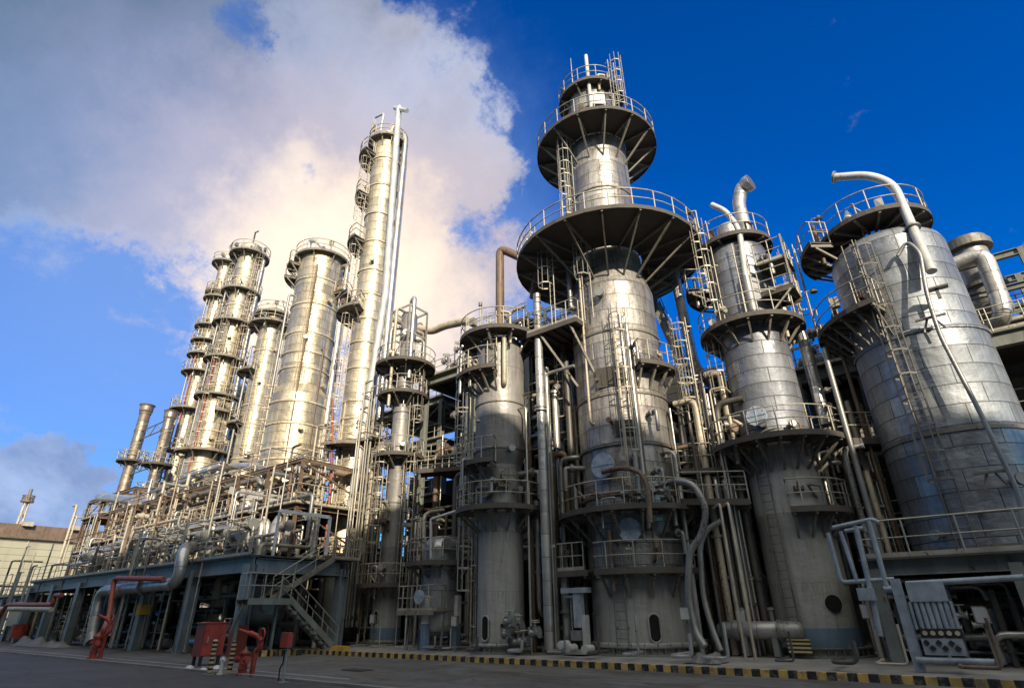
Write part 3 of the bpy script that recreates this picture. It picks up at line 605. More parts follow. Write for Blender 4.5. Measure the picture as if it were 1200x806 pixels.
# ---------------------------------------------------------------- slim column
def slim_column():
    X, Y = P(453, 720, 22.5).x, 22.5; z = [zat(X, Y, q) for q in (686, 537, 466, 432, 372)]
    t = column('slim_column', 'slender insulated column on a grey skirt with crowded round walkways at its top', 'column', X, Y, [
        ('skirt', 'skirt', [[(.9, 0.0), (.9, .4)], [(.8, .4), (.8, z[0])]]), ('skirt_foot_ring', 'plinth_blue', [[(.815, .4), (.815, .95)]]),
        ('shell', 'shell_paint', [[(.55, z[0]), (.55, z[4])], dome(.55, z[4], .4)])], bands=[(.55, zat(X, Y, 590), .06, 'galv_dark'), (.55, zat(X, Y, 485), .06, 'galv_dark')], n=32)
    platform(t, X, Y, .6, 1.75, z[0], -120, 120, nb=8, bdrop=.5); platform(t, X, Y, .6, 1.55, z[1], nb=8, bdrop=.5); platform(t, X, Y, .6, 1.6, z[2], nb=8, bdrop=.5); platform(t, X, Y, .6, 1.95, z[3], nb=9, bdrop=.7)
    platform(t, X, Y, .6, 1.2, zat(X, Y, 612), -110, -20, nb=3, bdrop=.4)
    ladder(t, X, Y, .6, 40, z[0], z[1]+1); ladder(t, X, Y, .6, 48, z[1], z[3]+1); ladder(t, X, Y, .6, -60, z[0], z[1]+.5)
    opening(t, X, Y, .82, -40, 1.5, .3, .55)
    for k in range(6):
        p, d, tt = on_shell(X, Y, .95+.2*(k % 3), -150+k*55, z[3]); h = 2.0+1.0*(k % 4)
        MB().tube(fillet([p-Vector((0, 0, 1+k % 3)), p+Vector((0, 0, h)), p+Vector((0, 0, h))-d*.8], .35), .1+.05*(k % 2), 8).build('riser_pipe', ['pipe_silver', 'pipe_grey', 'pipe_cream'][k % 3], t)
    m = MB(); zz = z[3]
    for (a, c) in (((-.9, -.8), (-.9, .8)), ((.9, -.8), (.9, .8))):
        for q in (a, c): m.bar((X+q[0], Y+q[1], zz), (X+q[0], Y+q[1], zz+4.2), .1, .1)
    for h in (2.2, 4.2):
        for a, c in (((-.9, -.8), (.9, -.8)), ((.9, -.8), (.9, .8)), ((.9, .8), (-.9, .8)), ((-.9, .8), (-.9, -.8))): m.bar((X+a[0], Y+a[1], zz+h), (X+c[0], Y+c[1], zz+h), .08, .12)
    m.bar((X-.9, Y-.8, zz+.2), (X+.9, Y-.8, zz+2.2), .05, .05); m.bar((X+.9, Y-.8, zz+2.3), (X-.9, Y-.8, zz+4.2), .05, .05)
    m.build('top_frame', 'galv', t)
    for k, (rel, zz, L, rn) in enumerate(((10, z[1]+.7, .3, .09), (-30, z[0]+.9, .4, .12), (70, z[2]-.5, .4, .1), (-80, z[3]+1, .5, .16), (20, z[3]+1.2, .4, .15), (-10, z[3]+2.2, .4, .12))): nozzle(t, X, Y, .55, rel, zz, L, rn, 'pipe_silver')
    return X, Y
SX, SY = slim_column()
# ---------------------------------------------------------------- column right of the tower
def banded_column():
    X, Y = P(954, 720, 24.3).x, 24.3; zs = zat(X, Y, 522); zm = zat(X, Y, 392); zt = zat(X, Y, 303)
    t = column('regenerator_column', 'steel clad column on a tall grey skirt, right beside the widest tower', 'column', X, Y, [
        ('skirt', 'skirt', [[(1.45, .12), (1.45, .4)], [(1.33, .4), (1.31, zs)]]), ('shell', 'clad_blue', [[(1.36, zs), (1.36, zm)], [(1.36, zm), (1.36, zt)], dome(1.36, zt, .7)]),
        ('skirt_foot_ring', 'plinth_blue', [[(1.35, .42), (1.345, 1.0)]]), ('neck', 'clad_pipe', [[(.55, zt+.4), (.55, zt+1.7)], dome(.55, zt+1.7, .3)])],
        bands=[(1.36, zm-.3, .08, 'galv_dark'), (1.36, zs+.3, .1, 'galv_dark')], n=52)
    platform(t, X, Y, 1.36, 2.6, zs-.15, -95, 85, nb=10, bdrop=.9); platform(t, X, Y, 1.4, 2.2, zm, -130, 130, nb=11, bdrop=.7)
    platform(t, X, Y, 1.35, 2.15, zat(X, Y, 605), 0, 88, nb=5, bdrop=.7)
    platform(t, X, Y, .7, 1.75, zt+.35, nb=10, bdrop=.3); platform(t, X, Y, 1.4, 2.5, zat(X, Y, 372)+1.6, -125, -65, nb=3, bdrop=.5)
    za = P(903, 343, Y-1.2).z
    b = MB(); b.box((X+1.65, Y-.7, za), (1.3, 1.5, .07)); 
    for dy in (-1.4, 0): b.bar((X+1.0, Y+dy, za-.12), (X+2.3, Y+dy, za-.12), .1, .2)
    s = b.build('side_stage', 'deck', t); MB().rail([(X+1.0, Y-1.4, za), (X+2.25, Y-1.4, za), (X+2.25, Y, za)], sp=.6).build('handrail', 'galv', s)
    b = MB(); b.box((X+1.75, Y-.7, za+1.35), (1.2, 1.5, .07)); s2 = b.build('side_stage', 'deck', t); MB().rail([(X+1.1, Y-1.4, za+1.39), (X+2.3, Y-1.4, za+1.39), (X+2.3, Y, za+1.39)], sp=.6).build('handrail', 'galv', s2)
    m = MB()
    for q in ((X+2.3, Y-1.45), (X+2.3, Y+.05)): m.bar((q[0], q[1], za), (q[0], q[1], za+2.5), .07, .07)
    m.bar((X+1, Y-1.45, za-1.3), (X+2.2, Y-1.45, za-.2), .07, .07); m.build('stage_frame', 'galv', t)
    ladder(t, X, Y, 1.33, -30, .3, zs+.2, cage=False, mat='galv_dark', off=.12); ladder(t, X, Y, 1.4, -42, zm, zt+1.6, cage_from=1.2); ladder(t, X, Y, 2.6, -72, zs, zm+1); ladder(t, X, Y, 1.4, 8, zm, zt-.2, cage=False)
    p, d, tt = on_shell(X, Y, 1.36, 30, 1.75); b = MB(); b.rod(p-d*.2, p+d*.03, .27, 20); b.build('round_skirt_opening', 'void', t)
    manhole(t, X, Y, 1.36, -18, zat(X, Y, 497), .4, 'dial_blue')
    for (rel, z, L, rn, dr) in ((-10, zs+.5, .4, .1, 0), (25, zs+.4, .3, .08, 0), (40, zt-1.2, .4, .13, 1.0), (50, zm+1.2, .5, .1, .7), (-75, zs+1, .4, .12, 1)): nozzle(t, X, Y, 1.36, rel, z, L, rn, 'pipe_grey', droop=dr)
    # twin vents on the head: a fat cowl and a thin gooseneck bending towards the tower
    c0 = P(879, 290, Y); c1 = P(866, 238, Y); c2 = P(868, 226, Y); c3 = P(880, 222, Y)
    MB().tube(fillet([(c0.x, Y, zt-.2), (c0.x-.05, Y, c1.z), (c2.x+.1, Y, c2.z+.25), (c3.x+.1, Y-.1, c3.z+.35)], .5), [.3]*4+[.32]*4+[.34]*4+[.42]*2, 14).build('vent_stack', 'clad_pipe', t)
    q0 = P(874, 325, Y-1.4); q1 = P(866, 268, Y-1.4); q2 = P(850, 247, Y-1.4); q3 = P(834, 240, Y-1.4)
    MB().tube(fillet([(q0.x, Y-1.45, q0.z), q1, q2, q3], .8, 6), .13, 10).build('gooseneck_vent', 'off_white', t)
    MB().rod((q0.x, Y-1.45, zm+.3), (q0.x, Y-1.45, q0.z), .2, 10).build('drop_pipe', 'pipe_grey', t)
    q = P(925, 372, Y+.6); MB().tube(fillet([(X+1.2, Y+.3, zt-1.6), (q.x-.4, Y+.6, q.z+.9), (q.x+.3, Y+.7, q.z-.8), (q.x+.3, Y+.7, q.z-5)], .5), .24, 12).build('side_draw_pipe', 'clad_pipe', t)
    lamp_on(t, X, Y, 2.6, 78, zs, 1.9)
    return X, Y
BX, BY = banded_column()
# ---------------------------------------------------------------- big vessel on its own table, right edge
def big_vessel():
    X, Y = P(1077, 410, 25.2).x, 25.2; zd = P(1030, 657, 21).z; r = 2.17; zr = zat(X, Y, 411); zt = zat(X, Y, 306)
    t = column('storage_vessel', 'huge bluish clad vessel with a ladder up its front, on a raised deck', 'vessel', X, Y, [
        ('lower_shell', 'clad_tank', [[(r, zd+.06), (r, zr)]]), ('upper_shell', 'clad_tank', [[(r*.95, zr), (r*.95, zt)]]), ('head', 'clad_tank', [dome(r*.95, zt, .9)])],
        bands=[(r, zr, .16, 'clad_blue'), (r, zat(X, Y, 520), .14, 'galv_dark'), (r, zd+.3, .25, 'galv_dark')], n=72)
    zp = zt+1.35; 
    platform(t, X-.12, Y, .5, 2.1, zp, nb=14, bdrop=.0); MB().rod((X, Y, zt+.6), (X, Y, zp-.1), .45, 14).build('neck', 'pipe_grey', t)
    platform(t, X, Y, 2.1, 3.1, zp-.45, -112, -48, nb=5, bdrop=.6); platform(t, X, Y, 2.1, 3.25, zat(X, Y, 378), -125, -14, nb=10, bdrop=1.1, mat='deck')
    ladder(t, X, Y, r*.95, -14, zd+.2, zt-.2, off=.2, w=.5, mat='galv_dark'); ladder(t, X, Y, r*1.02, -26, zr, zt+.2, cage=False, mat='galv_dark'); ladder(t, X, Y, 3.0, -88, zr+2, zp+.8, cage_from=.9)
    a = [P(976, 208, Y-1.6), P(1018, 205, Y-1.6), P(1047, 216, Y-1.6), P(1062, 250, Y-1.6), P(1092, 318, Y-2.5)]
    MB().tube(fillet(a, 1.0, 6), .17, 12).build('gooseneck_vent', 'off_white', t)
    for i_ in (0, 3): e_ = (a[i_+1]-a[i_]).normalized(); f_ = a[i_]+e_*(.05 if i_ == 0 else .9); MB().rod(f_-e_*.04, f_+e_*.04, .27, 14).build('flange', 'pipe_grey', t)
    c = [P(1052, 300, Y-2.4), P(1062, 282, Y-2.4), P(1078, 295, Y-2.5), P(1086, 345, Y-2.7), P(1101, 392, Y-2.75), P(1147, 480, Y-2.75), P(1196, 582, Y-2.75), P(1200, 640, Y-2.75)]
    MB().tube(fillet(c, .5), .07, 8).build('conduit', 'pipe_grey', t)
    for px, py in ((1090, 372), (1161, 553)):
        q = P(px, py, Y-2.55); b = MB(); b.bar(q-Vector((.45, 0, 0)), q+Vector((.45, 0, 0)), .1, .07); b.bar(q-Vector((.3, 0, .5)), q-Vector((.1, -.1, 0)), .06, .06); b.bar(q+Vector((.3, 0, -.5)), q+Vector((.1, .1, 0)), .06, .06); b.build('pipe_support', 'galv_dark', t)
    q = P(1097, 338, Y-2.5); b = MB(); b.bar(q-Vector((.35, 0, 0)), q+Vector((.35, 0, 0)), .3, .06); b.bar(q-Vector((0, 0, .4)), q, .1, .1); b.build('pipe_shoe', 'galv_dark', t)
    p, d, tt = on_shell(X, Y, 1.0, -50, zp); MB().rod(p, p+Vector((0, 0, .9)), .26, 12, .2).rod(p+Vector((0, 0, .9)), p+Vector((0, 0, 1.3)), .2, 12, .04).build('relief_valve', 'off_white', t)
    for (rel, z, L, rn) in ((30, zd+2.2, .4, .12), (-30, zd+.8, .3, .1), (2, zd+1.4, .3, .06)): nozzle(t, X, Y, r, rel, z, L, rn, 'pipe_grey')
    lamp_on(t, X, Y, 2.2, -80, zp, 1.7); lamp_on(t, X, Y, 3.2, -80, zat(X, Y, 378), 2.4)
    return X, Y, zd
VX, VY, VD = big_vessel()
frame('vessel_table', 'raised dark steel deck carrying the huge bluish vessel', 'steel deck', P(1022, 660, 21).x, 7.5, 21.0, 29.5, [VD], 3, 2, cs=.3, bs=.42, rails=(0,), z0=.12, braces=False, railsides='fl')
# ---------------------------------------------------------------- steelwork behind the front row
zM = P(522, 438, 25.2).z; zM2 = P(520, 538, 25.2).z
f1 = frame('process_structure', 'tall steel structure with a plated roof deck, between the slender and plain grey columns', 'steel structure', P(497, 500, 25.2).x, TX-2.6, 25.2, 33, [4.6, zM2, zM], 3, 2, rails=(0, 1, 2), z0=.1, cs=.35, bs=.5)
zN = [4.4, 8.2, 11.4]
f2 = frame('process_structure', 'rust tinted open steel structure behind the gap right of the widest tower', 'steel structure', TX+.2, BX-1.6, 27.6, 34, zN, 2, 2, rails=(0, 1, 2), z0=.1, mat='pipe_rust')
zQ = P(960, 433, 29).z
f3 = frame('process_structure', 'dark steel structure with exchangers on its roof deck, right of the steel clad column', 'steel structure', BX+.6, 9.5, 28.8, 36, [4.5, 8.2, zQ], 3, 2, rails=(0, 1, 2), z0=.1, bs=.6, cs=.45)
b = MB(); b.box((2.0, 31.4, 10.0), (13.0, .2, 3.2)); b.build('concrete_screen_wall', 'concrete', None, 'brownish concrete wall under the roof deck behind the huge bluish vessel', 'wall')
LT = G(275, 769); TZ = P(300, 651, LT.y).z; L2 = G(361, 763)
LY0 = LT.y; LXR = LT.x
f4 = frame('table_structure', 'long low steel table on thick grey blue legs with red feet, carrying small silver vessels', 'steel structure', LXR-32, LXR, LY0, LY0+5.2, [TZ], 6, 1, cs=.5, bs=.7, mat='steel_blue', dmat='deck', rails=(0,), railsides='f', braces=False, lm='steel_blue')
for x in (LXR,):
    b = MB(); b.box((x, LY0, .62), (.56, .56, 1.25)); b.build('painted_foot', 'dark_red', f4)
b = MB(); b.box((LXR-32*2/6, LY0-.01, 2.0), (.54, .54, .5)); b.build('yellow_band', 'yellow', f4)
f5 = frame('upper_structure', 'lattice of slim rusty steel floors crowded with pipes, standing above the long low table', 'steel structure', LXR-33, LXR-1.8, LY0+3.0, LY0+8.5, [TZ+3.0, TZ+5.6], 9, 1, cs=.16, bs=.2, z0=TZ+.07, mat='pipe_rust', rails=(0,), decks=(0,), railsides='fr', rmat='pipe_cream')
f6 = frame('process_structure', 'low far steel structure beyond the long low table', 'steel structure', LXR-52, LXR-33.5, LY0+.5, LY0+7, [3.3], 5, 1, cs=.45, bs=.35, rails=(0,), railsides='f', lm='steel_blue')
f7 = frame('process_structure', 'deep grey steel structure standing behind the tallest shining column', 'steel structure', -36, P(497, 500, 25.2).x-1.2, 28, 34, [5, 9, 13, 16.2], 2, 1, rails=(0, 1, 2, 3), railsides='f', z0=.0)
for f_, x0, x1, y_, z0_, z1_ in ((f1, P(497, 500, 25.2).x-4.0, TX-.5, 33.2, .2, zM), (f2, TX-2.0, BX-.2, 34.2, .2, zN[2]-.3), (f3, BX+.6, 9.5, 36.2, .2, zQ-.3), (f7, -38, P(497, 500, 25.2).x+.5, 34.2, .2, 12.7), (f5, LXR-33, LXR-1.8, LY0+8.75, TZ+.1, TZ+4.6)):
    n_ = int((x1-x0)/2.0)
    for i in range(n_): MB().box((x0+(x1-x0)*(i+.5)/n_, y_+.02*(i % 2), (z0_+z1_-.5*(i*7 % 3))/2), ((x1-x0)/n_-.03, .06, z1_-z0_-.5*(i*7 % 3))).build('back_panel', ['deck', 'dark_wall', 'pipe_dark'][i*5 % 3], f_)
# ---------------------------------------------------------------- left group of tall columns
def tall(name, label, px, py, Y, w0, ptop, wtop, mat, rings, plats, lad=(), pipes=0, base=5.0, group=None, dm=.5, taper=None):
    X = P(px, py, Y).x; r = rad(X, Y, py, w0); zt = zat(X, Y, ptop); r2 = rad(X, Y, ptop+10, wtop); zmid = zat(X, Y, taper) if taper else None
    segs = [[(r*1.04, 0), (r*1.04, base)]]
    if zmid: shell = [[(r, base), (r, zmid)], [(r, zmid), (r2, zmid+.8)], [(r2, zmid+.8), (r2, zt)], dome(r2, zt, dm)]
    else: shell = [[(r, base), (r2, zt)], dome(r2, zt, dm)]
    t = column(name, label, 'column', X, Y, [('skirt', 'skirt', segs), ('shell', mat, shell)], n=44)
    def rz(z): return (r if z < zmid else r2) if zmid else r+(r2-r)*(z-base)/(zt-base)
    for py_ in rings:
        z = zat(X, Y, py_); m = MB(); m.ringslab(X, Y, rz(z)-.03, rz(z)+.07, z-.07, z+.07, n=40); m.build('stiffener_ring', 'pipe_cream', t)
    for (py_, ro, a0, a1) in plats:
        z = zat(X, Y, py_); q = rz(z); platform(t, X, Y, q+.02, q+ro, z, a0, a1, nb=max(3, int((a1-a0)/45)), bdrop=.8, rr=.04, sp=1.3, mat='deck_tan', rmat='pipe_cream')
    for (rel, p0, p1, cg) in lad: za, zb = zat(X, Y, p0), zat(X, Y, p1); ladder(t, X, Y, rz(zb), rel, za, zb, cage=cg, mat='pipe_cream')
    for k in range(pipes):
        rel = [62, 84, -75, 30, -40, 105][k]; pr = [.2, .15, .1, .07, .06, .12][k]; za = base+k; zb = zt-[0.5, 2, 4, 9, 12, 3][k]
        p, d, tt = on_shell(X, Y, rz(zb)+.28+pr, rel, za); m = MB(); m.tube(fillet([p-d*.5, p, p+Vector((0, 0, zb-za)), p+Vector((0, 0, zb-za))-d*.6], .4), pr, 8); m.build('riser_pipe', ['pipe_silver', 'pipe_cream', 'pipe_grey', 'pipe_rust', 'red', 'pipe_cream'][k], t)
    for k in range(5):
        z = base+3+(zt-base-4)*k/5; nozzle(t, X, Y, rz(z), -30+37*k % 90, z, .3, .12, 'pipe_cream')
    return t, X, Y, r2, zt
tA = tall('distillation_column', 'tallest shining column with two pipes up its side and a pale vent above its top', 406, 600, 22.5, 39, 165, 32, 'clad_glow_tint', (195, 226, 259, 291, 324, 352, 380, 407, 437, 475, 495, 570, 592),
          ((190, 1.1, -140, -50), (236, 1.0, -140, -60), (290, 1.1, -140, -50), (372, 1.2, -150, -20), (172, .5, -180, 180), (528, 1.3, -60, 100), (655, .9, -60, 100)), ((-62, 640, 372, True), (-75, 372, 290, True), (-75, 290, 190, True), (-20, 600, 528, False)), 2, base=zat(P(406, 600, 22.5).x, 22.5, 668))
t, X, Y, r2, zt = tA
p = P(468, 132, Y-.4); q = P(452, 330, Y-.9)
MB().tube(fillet([(q.x-1.2, Y-.9, 7), (q.x+.05, Y-.85, zat(q.x, Y-.85, 345)), (p.x, Y-.5, p.z), (p.x+.1, Y-.5, p.z+.5)], .4), .26, 12).build('overhead_pipe', 'off_white', t)
MB().rod(P(463, 127, Y-.5), P(477, 130, Y-.5), .2, 8).build('vent_tee', 'off_white', t)
a = P(458, 163, Y+.6); c = P(474, 168, Y+.6); MB().tube(fillet([(X, Y, zt), (X+.3, Y+.2, a.z+1), (c.x+.1, Y+.6, c.z+.6), (c.x+.1, Y+.6, 9)], .7, 6), .24, 12).build('overhead_pipe', 'pipe_silver', t)
a = P(447, 148, Y-1); c = P(450, 133, Y-1); e = P(440, 138, Y-1.0); MB().tube(fillet([a-Vector((0, 0, 3)), a, c, e], .3), .1, 8).build('vent_pipe', 'off_white', t)
for k, (rel, hh) in enumerate(((-70, 2.0), (-120, 3.0), (20, 2.2))): p, d, tt = on_shell(X, Y, r2+.4, rel, zt); MB().rod(p, p+Vector((0, 0, hh)), .05, 5).build('lightning_rod', 'galv', t)
tB = tall('distillation_column', 'fat shining column, second tallest pale shell, just left of the tallest one', 347, 500, 22.5, 68, 308, 50, 'clad_glow_tint', (338, 367, 400, 422, 440, 463, 480, 505, 533, 545),
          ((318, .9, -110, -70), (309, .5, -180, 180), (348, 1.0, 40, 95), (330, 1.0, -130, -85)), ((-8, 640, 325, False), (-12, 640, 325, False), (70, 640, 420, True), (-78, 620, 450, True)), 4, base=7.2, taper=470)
t, X, Y, r2, zt = tB
a = P(360, 310, Y); c = P(363, 282, Y); e = P(372, 283, Y); g_ = P(379, 291, Y); MB().tube(fillet([(a.x, Y, zt-.5), c, e, g_], .5), .2, 10).build('gooseneck_vent', 'off_white', t)
p, d, tt = on_shell(X, Y, r2+.3, -10, 8); MB().tube([p, p+Vector((0, 0, 9)), p+Vector((0, 0, 20))], .08, 6).build('riser_pipe', 'pipe_rust', t)
tC = tall('distillation_column', 'mid height column seen in the gap between the far pair and the fat shining column', 300, 480, 24.5, 31, 368, 26, 'clad_glow_tint', (415, 478, 500, 540), ((384, 1.0, -180, 180), (372, .7, -180, 180), (440, 1.1, -130, -30), (500, 1.0, -120, -40), (545, 1.0, -20, 80)), ((40, 600, 384, True), (-20, 600, 400, False)), 4, base=8)
tD = tall('distillation_column', 'taller right hand one of the far pair of columns, a thin davit on its top', 246, 503, 22.5, 36, 292, 24, 'clad_glow_tint', (330, 362, 405, 455, 508, 530, 545), ((302, .9, -180, 180), (345, .8, -180, 180), (382, .9, -180, 180), (424, .9, -180, 180), (467, .9, -180, 180), (486, .8, 0, 120), (532, 1.0, -90, 90)), ((35, 560, 302, True), (-30, 540, 382, True)), 5, base=8, taper=475)
t, X, Y, r2, zt = tD
MB().tube([(X, Y, zt+.5), (X, Y, zt+2.2), P(303, 271, Y)], .09, 6).build('davit', 'galv_dark', t)
tE = tall('distillation_column', 'thinner left hand one of the far pair of columns with many small round stages', 217, 503, 25.0, 20, 303, 14, 'clad_glow_tint', (420, 450, 520, 545), ((311, .9, -180, 180), (345, .8, -120, 0), (352, .8, -180, 180), (385, .9, -180, 0), (402, .9, -180, 100), (418, .9, -180, 180), (438, 1.0, -180, 180), (482, 1.2, -180, 180), (530, 1.0, -100, 90)), ((30, 560, 311, True), (-40, 530, 352, False)), 5, base=8)
t, X, Y, r2, zt = tE
MB().tube(fillet([(X-.5, Y, zt), (X-.5, Y, zt+2.0), (X+.6, Y, zt+2.4)], .4), .1, 6).build('gooseneck_vent', 'off_white', t)
tF = tall('distillation_column', 'short column half hidden behind the foot of the far pair, nearest the mid height one', 268, 520, 26.5, 15, 455, 14, 'clad_glow_tint', (480, 520), ((470, .9, -180, 180), (505, .9, -90, 90)), ((20, 600, 470, True),), 3, base=8)
# twin stacks
def stack(label, pa, pb, Y, w, plats):
    X = P(pb[0], pb[1], Y).x; Xt = X; zt = zat(X, Y, pa[1]); r = rad(X, Y, pa[1]+30, w); t = thing('exhaust_stack', label, 'stack', (X, Y, 8)); zb = zat(X, Y, 612)
    m = MB(); m.lathe(X, Y, [[(r*1.5, zb), (r*1.25, zat(X, Y, 580))], [(r*1.05, zat(X, Y, 580)), (r, zt-1.0)], [(r, zt-1), (r*1.25, zt-.6)], [(r*1.25, zt-.6), (r*1.25, zt-.1)], [(r*1.25, zt-.1), (r*1.5, zt+.1)], [(r*1.5, zt+.1), (r*1.1, zt+.1)], [(r*1.1, zt+.1), (r*1.1, zt-1)]], 24); m.build('flue', 'stack_clad', t)
    hx = MB(); k = 60; hx.tube([(X+(r+.02)*math.cos(i*.35), Y+(r+.02)*math.sin(i*.35), zat(X, Y, 565)+i*(zt-1.6-zat(X, Y, 565))/k) for i in range(k+1)], .05, 5); hx.build('spiral_strake', 'galv', t)
    for py_ in plats: platform(t, X, Y, r+.05, r+.9, zat(X, Y, py_), nb=6, bdrop=.5, rr=.045, sp=1.2, mat='deck')
    return X, zb
s1 = stack('taller of the twin thin exhaust stacks, leaning out alone against the sky', (172, 476), (140, 590), 22.5, 11.5, (541,))
s2 = stack('shorter of the twin thin exhaust stacks, right beside the taller one', (197, 483), (175, 580), 22.5, 11, (545, 580))
for z_ in (516, 557):
    za = zat(s1[0], 22.5, z_); t = MB(); 
    for dz in (0, 1.0): t.rod((s1[0]+.5, 22.5, za+dz), (s2[0]-.5, 22.5, za+dz), .07, 5)
    for k in range(5): u0 = s1[0]+.5+(s2[0]-s1[0]-1)*k/5; t.rod((u0, 22.5, za+(k % 2)), (u0+(s2[0]-s1[0]-1)/5, 22.5, za+1-(k % 2)), .05, 4)
    t.build('stack_tie_truss', 'galv_dark', None, 'upper lattice tie joining the twin exhaust stacks' if z_ == 516 else 'lower lattice tie joining the twin exhaust stacks', 'truss')
f8 = frame('stack_structure', 'rusty open frame carrying the twin exhaust stacks at the far end', 'steel structure', s1[0]-2.2, s2[0]+2.0, 20.5, 24.8, [4, 7.5, s1[1]+.2, s1[1]+2.2], 3, 1, cs=.3, bs=.3, mat='pipe_rust', rails=(0, 1, 2), decks=(0, 1, 2))
pipe('duct', 'long fat horizontal duct crossing in front of the twin stacks', [P(117, 582, 20.2), P(150, 585, 20.2), P(205, 592, 20.2)], .42, 'pipe_silver', 'duct')
# unseen halls added behind the viewer to shade the road and tower feet
for (x0, x1, h, lab) in ((-70, 24, 27.5, 'long beige corrugated hall added unseen across the road to cast shade'), (24.2, 110, 35, 'taller beige corrugated hall added unseen across the road to cast shade')):
    b = MB(); b._add([(x0, -14, 0), (x1, -14, 0), (x1, -14, h), (x0, -14, h), (x0, -26, 0), (x1, -26, 0), (x1, -26, h), (x0, -26, h)], [(0, 3, 2, 1), (4, 5, 6, 7), (3, 7, 6, 2), (0, 4, 7, 3), (1, 2, 6, 5)], False, [[(x0, 0), (x0, h), (x1, h), (x1, 0)]]+[[(0, 0)]*4]*4)
    hall = thing('shade_hall', lab, 'building', ((x0+x1)/2, -20, 0)); b.build('wall', 'beige_siding', hall)
# ---------------------------------------------------------------- dark halls closing the view under the steelwork
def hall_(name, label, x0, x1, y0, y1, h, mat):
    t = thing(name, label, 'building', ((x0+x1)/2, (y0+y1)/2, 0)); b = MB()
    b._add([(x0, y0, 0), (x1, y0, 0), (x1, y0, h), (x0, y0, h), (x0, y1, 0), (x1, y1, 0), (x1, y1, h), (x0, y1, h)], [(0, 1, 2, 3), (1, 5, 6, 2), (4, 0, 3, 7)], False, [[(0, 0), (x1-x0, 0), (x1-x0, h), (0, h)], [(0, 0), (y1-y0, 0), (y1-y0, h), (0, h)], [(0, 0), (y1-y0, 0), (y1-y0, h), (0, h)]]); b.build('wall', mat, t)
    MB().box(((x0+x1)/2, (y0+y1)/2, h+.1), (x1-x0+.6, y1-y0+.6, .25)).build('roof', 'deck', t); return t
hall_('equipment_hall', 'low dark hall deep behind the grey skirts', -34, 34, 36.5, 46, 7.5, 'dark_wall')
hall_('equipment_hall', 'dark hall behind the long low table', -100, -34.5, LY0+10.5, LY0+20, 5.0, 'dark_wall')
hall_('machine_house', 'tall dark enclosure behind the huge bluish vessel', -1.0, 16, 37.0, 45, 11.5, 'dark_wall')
# ---------------------------------------------------------------- pipes of the plant, by place
ax = [Vector((1, 0, 0)), Vector((0, 1, 0)), Vector((0, 0, 1))]
def walk(rg, x0, x1, y0, y1, z0, z1, n, vert=.6):
    lo, hi = Vector((x0, y0, z0)), Vector((x1, y1, z1)); p = Vector([rg.uniform(a, b_) for a, b_ in zip(lo, hi)]); pts = [p.copy()]; last = -1
    if rg.random() < vert: p.z = z0; pts = [p.copy()]
    for i in range(n):
        if i == 0 and pts[0].z == z0: k = 2
        else: k = rg.choice([j for j in (0, 1, 2) if j != last])
        if last != 2 and k != 2 and rg.random() < .3: k = 2 if last != 2 else k
        if k == last: k = (k+1) % 3
        v = rg.uniform(lo[k], hi[k]); 
        if abs(v-p[k]) < .5: v = p[k]+(.7 if v >= p[k] else -.7)
        p = p.copy(); p[k] = min(max(v, lo[k]-.3), hi[k]+.3); last = k
        if (p-pts[-1]).length > .3: pts.append(p.copy())
    return pts
def clutter(seed, zone, n, box, radii, mats, names=('pipe', 'conduit'), steps=(1, 4), vert=.6):
    rg = random.Random(seed); n = int(n*1.45)
    for i in range(n):
        pts = walk(rg, *box, rg.randint(*steps), vert)
        if len(pts) < 2: continue
        r = rg.choice(radii); nm = ('pipe', 'clutter_pipe')[i % 2] if r > .06 else ('conduit', 'small_bore_line')[i % 2]  # all the same random clutter pipes, named by turn and thickness only
        kind = {'pipe': 'pipe', 'conduit': 'thin conduit', 'small_bore_line': 'small bore line', 'clutter_pipe': 'steam line'}[nm]
        pipe(nm, '%s %s' % (kind, zone), pts, r, rg.choice(mats), nm.replace('_', ' '), group='%ss %s' % (kind, zone), flanges=[rg.uniform(.15, .85)] if r > .07 else (), n=8 if r < .1 else 10)
def risers(seed, zone, n, x0, x1, y0, y1, z0, z1, radii, mats, top=True):
    rg = random.Random(seed)
    for i in range(n):
        x, y = rg.uniform(x0, x1), rg.uniform(y0, y1); zt = z1-rg.uniform(0, (z1-z0)*.35); r = rg.choice(radii); pts = [(x, y, z0), (x, y, zt)]
        if rg.random() < .7: dx = rg.choice((-1, 1))*rg.uniform(.5, 1.6); pts.append((x+dx, y, zt)) ; 
        if rg.random() < .4 and len(pts) == 3: pts.append((pts[-1][0], y+rg.uniform(.8, 2.5), zt))
        pipe('riser_pipe', 'upright pipe %s' % zone, pts, r, rg.choice(mats), 'pipe', group='upright pipes %s' % zone, flanges=[rg.uniform(.1, .5)] if r > .05 else (), n=8)
def valves(seed, zone, n, box, r=(.08, .16)):
    rg = random.Random(seed); base = None
    for i in range(n):
        c = Vector((rg.uniform(box[0], box[1]), rg.uniform(box[2], box[3]), rg.uniform(box[4], box[5])))
        if base is None: base = valve('small gate valve %s' % zone, c, rg.uniform(*r), group='gate valves %s' % zone, mat='pipe_grey', wmat='galv')
        else: copy_tree(base, c)
S_ = ['pipe_silver', 'pipe_grey', 'pipe_cream', 'pipe_silver']; Dk = ['pipe_grey', 'pipe_dark', 'pipe_rust', 'pipe_dark']; Rst = ['pipe_rust', 'pipe_cream', 'pipe_silver', 'pipe_grey']
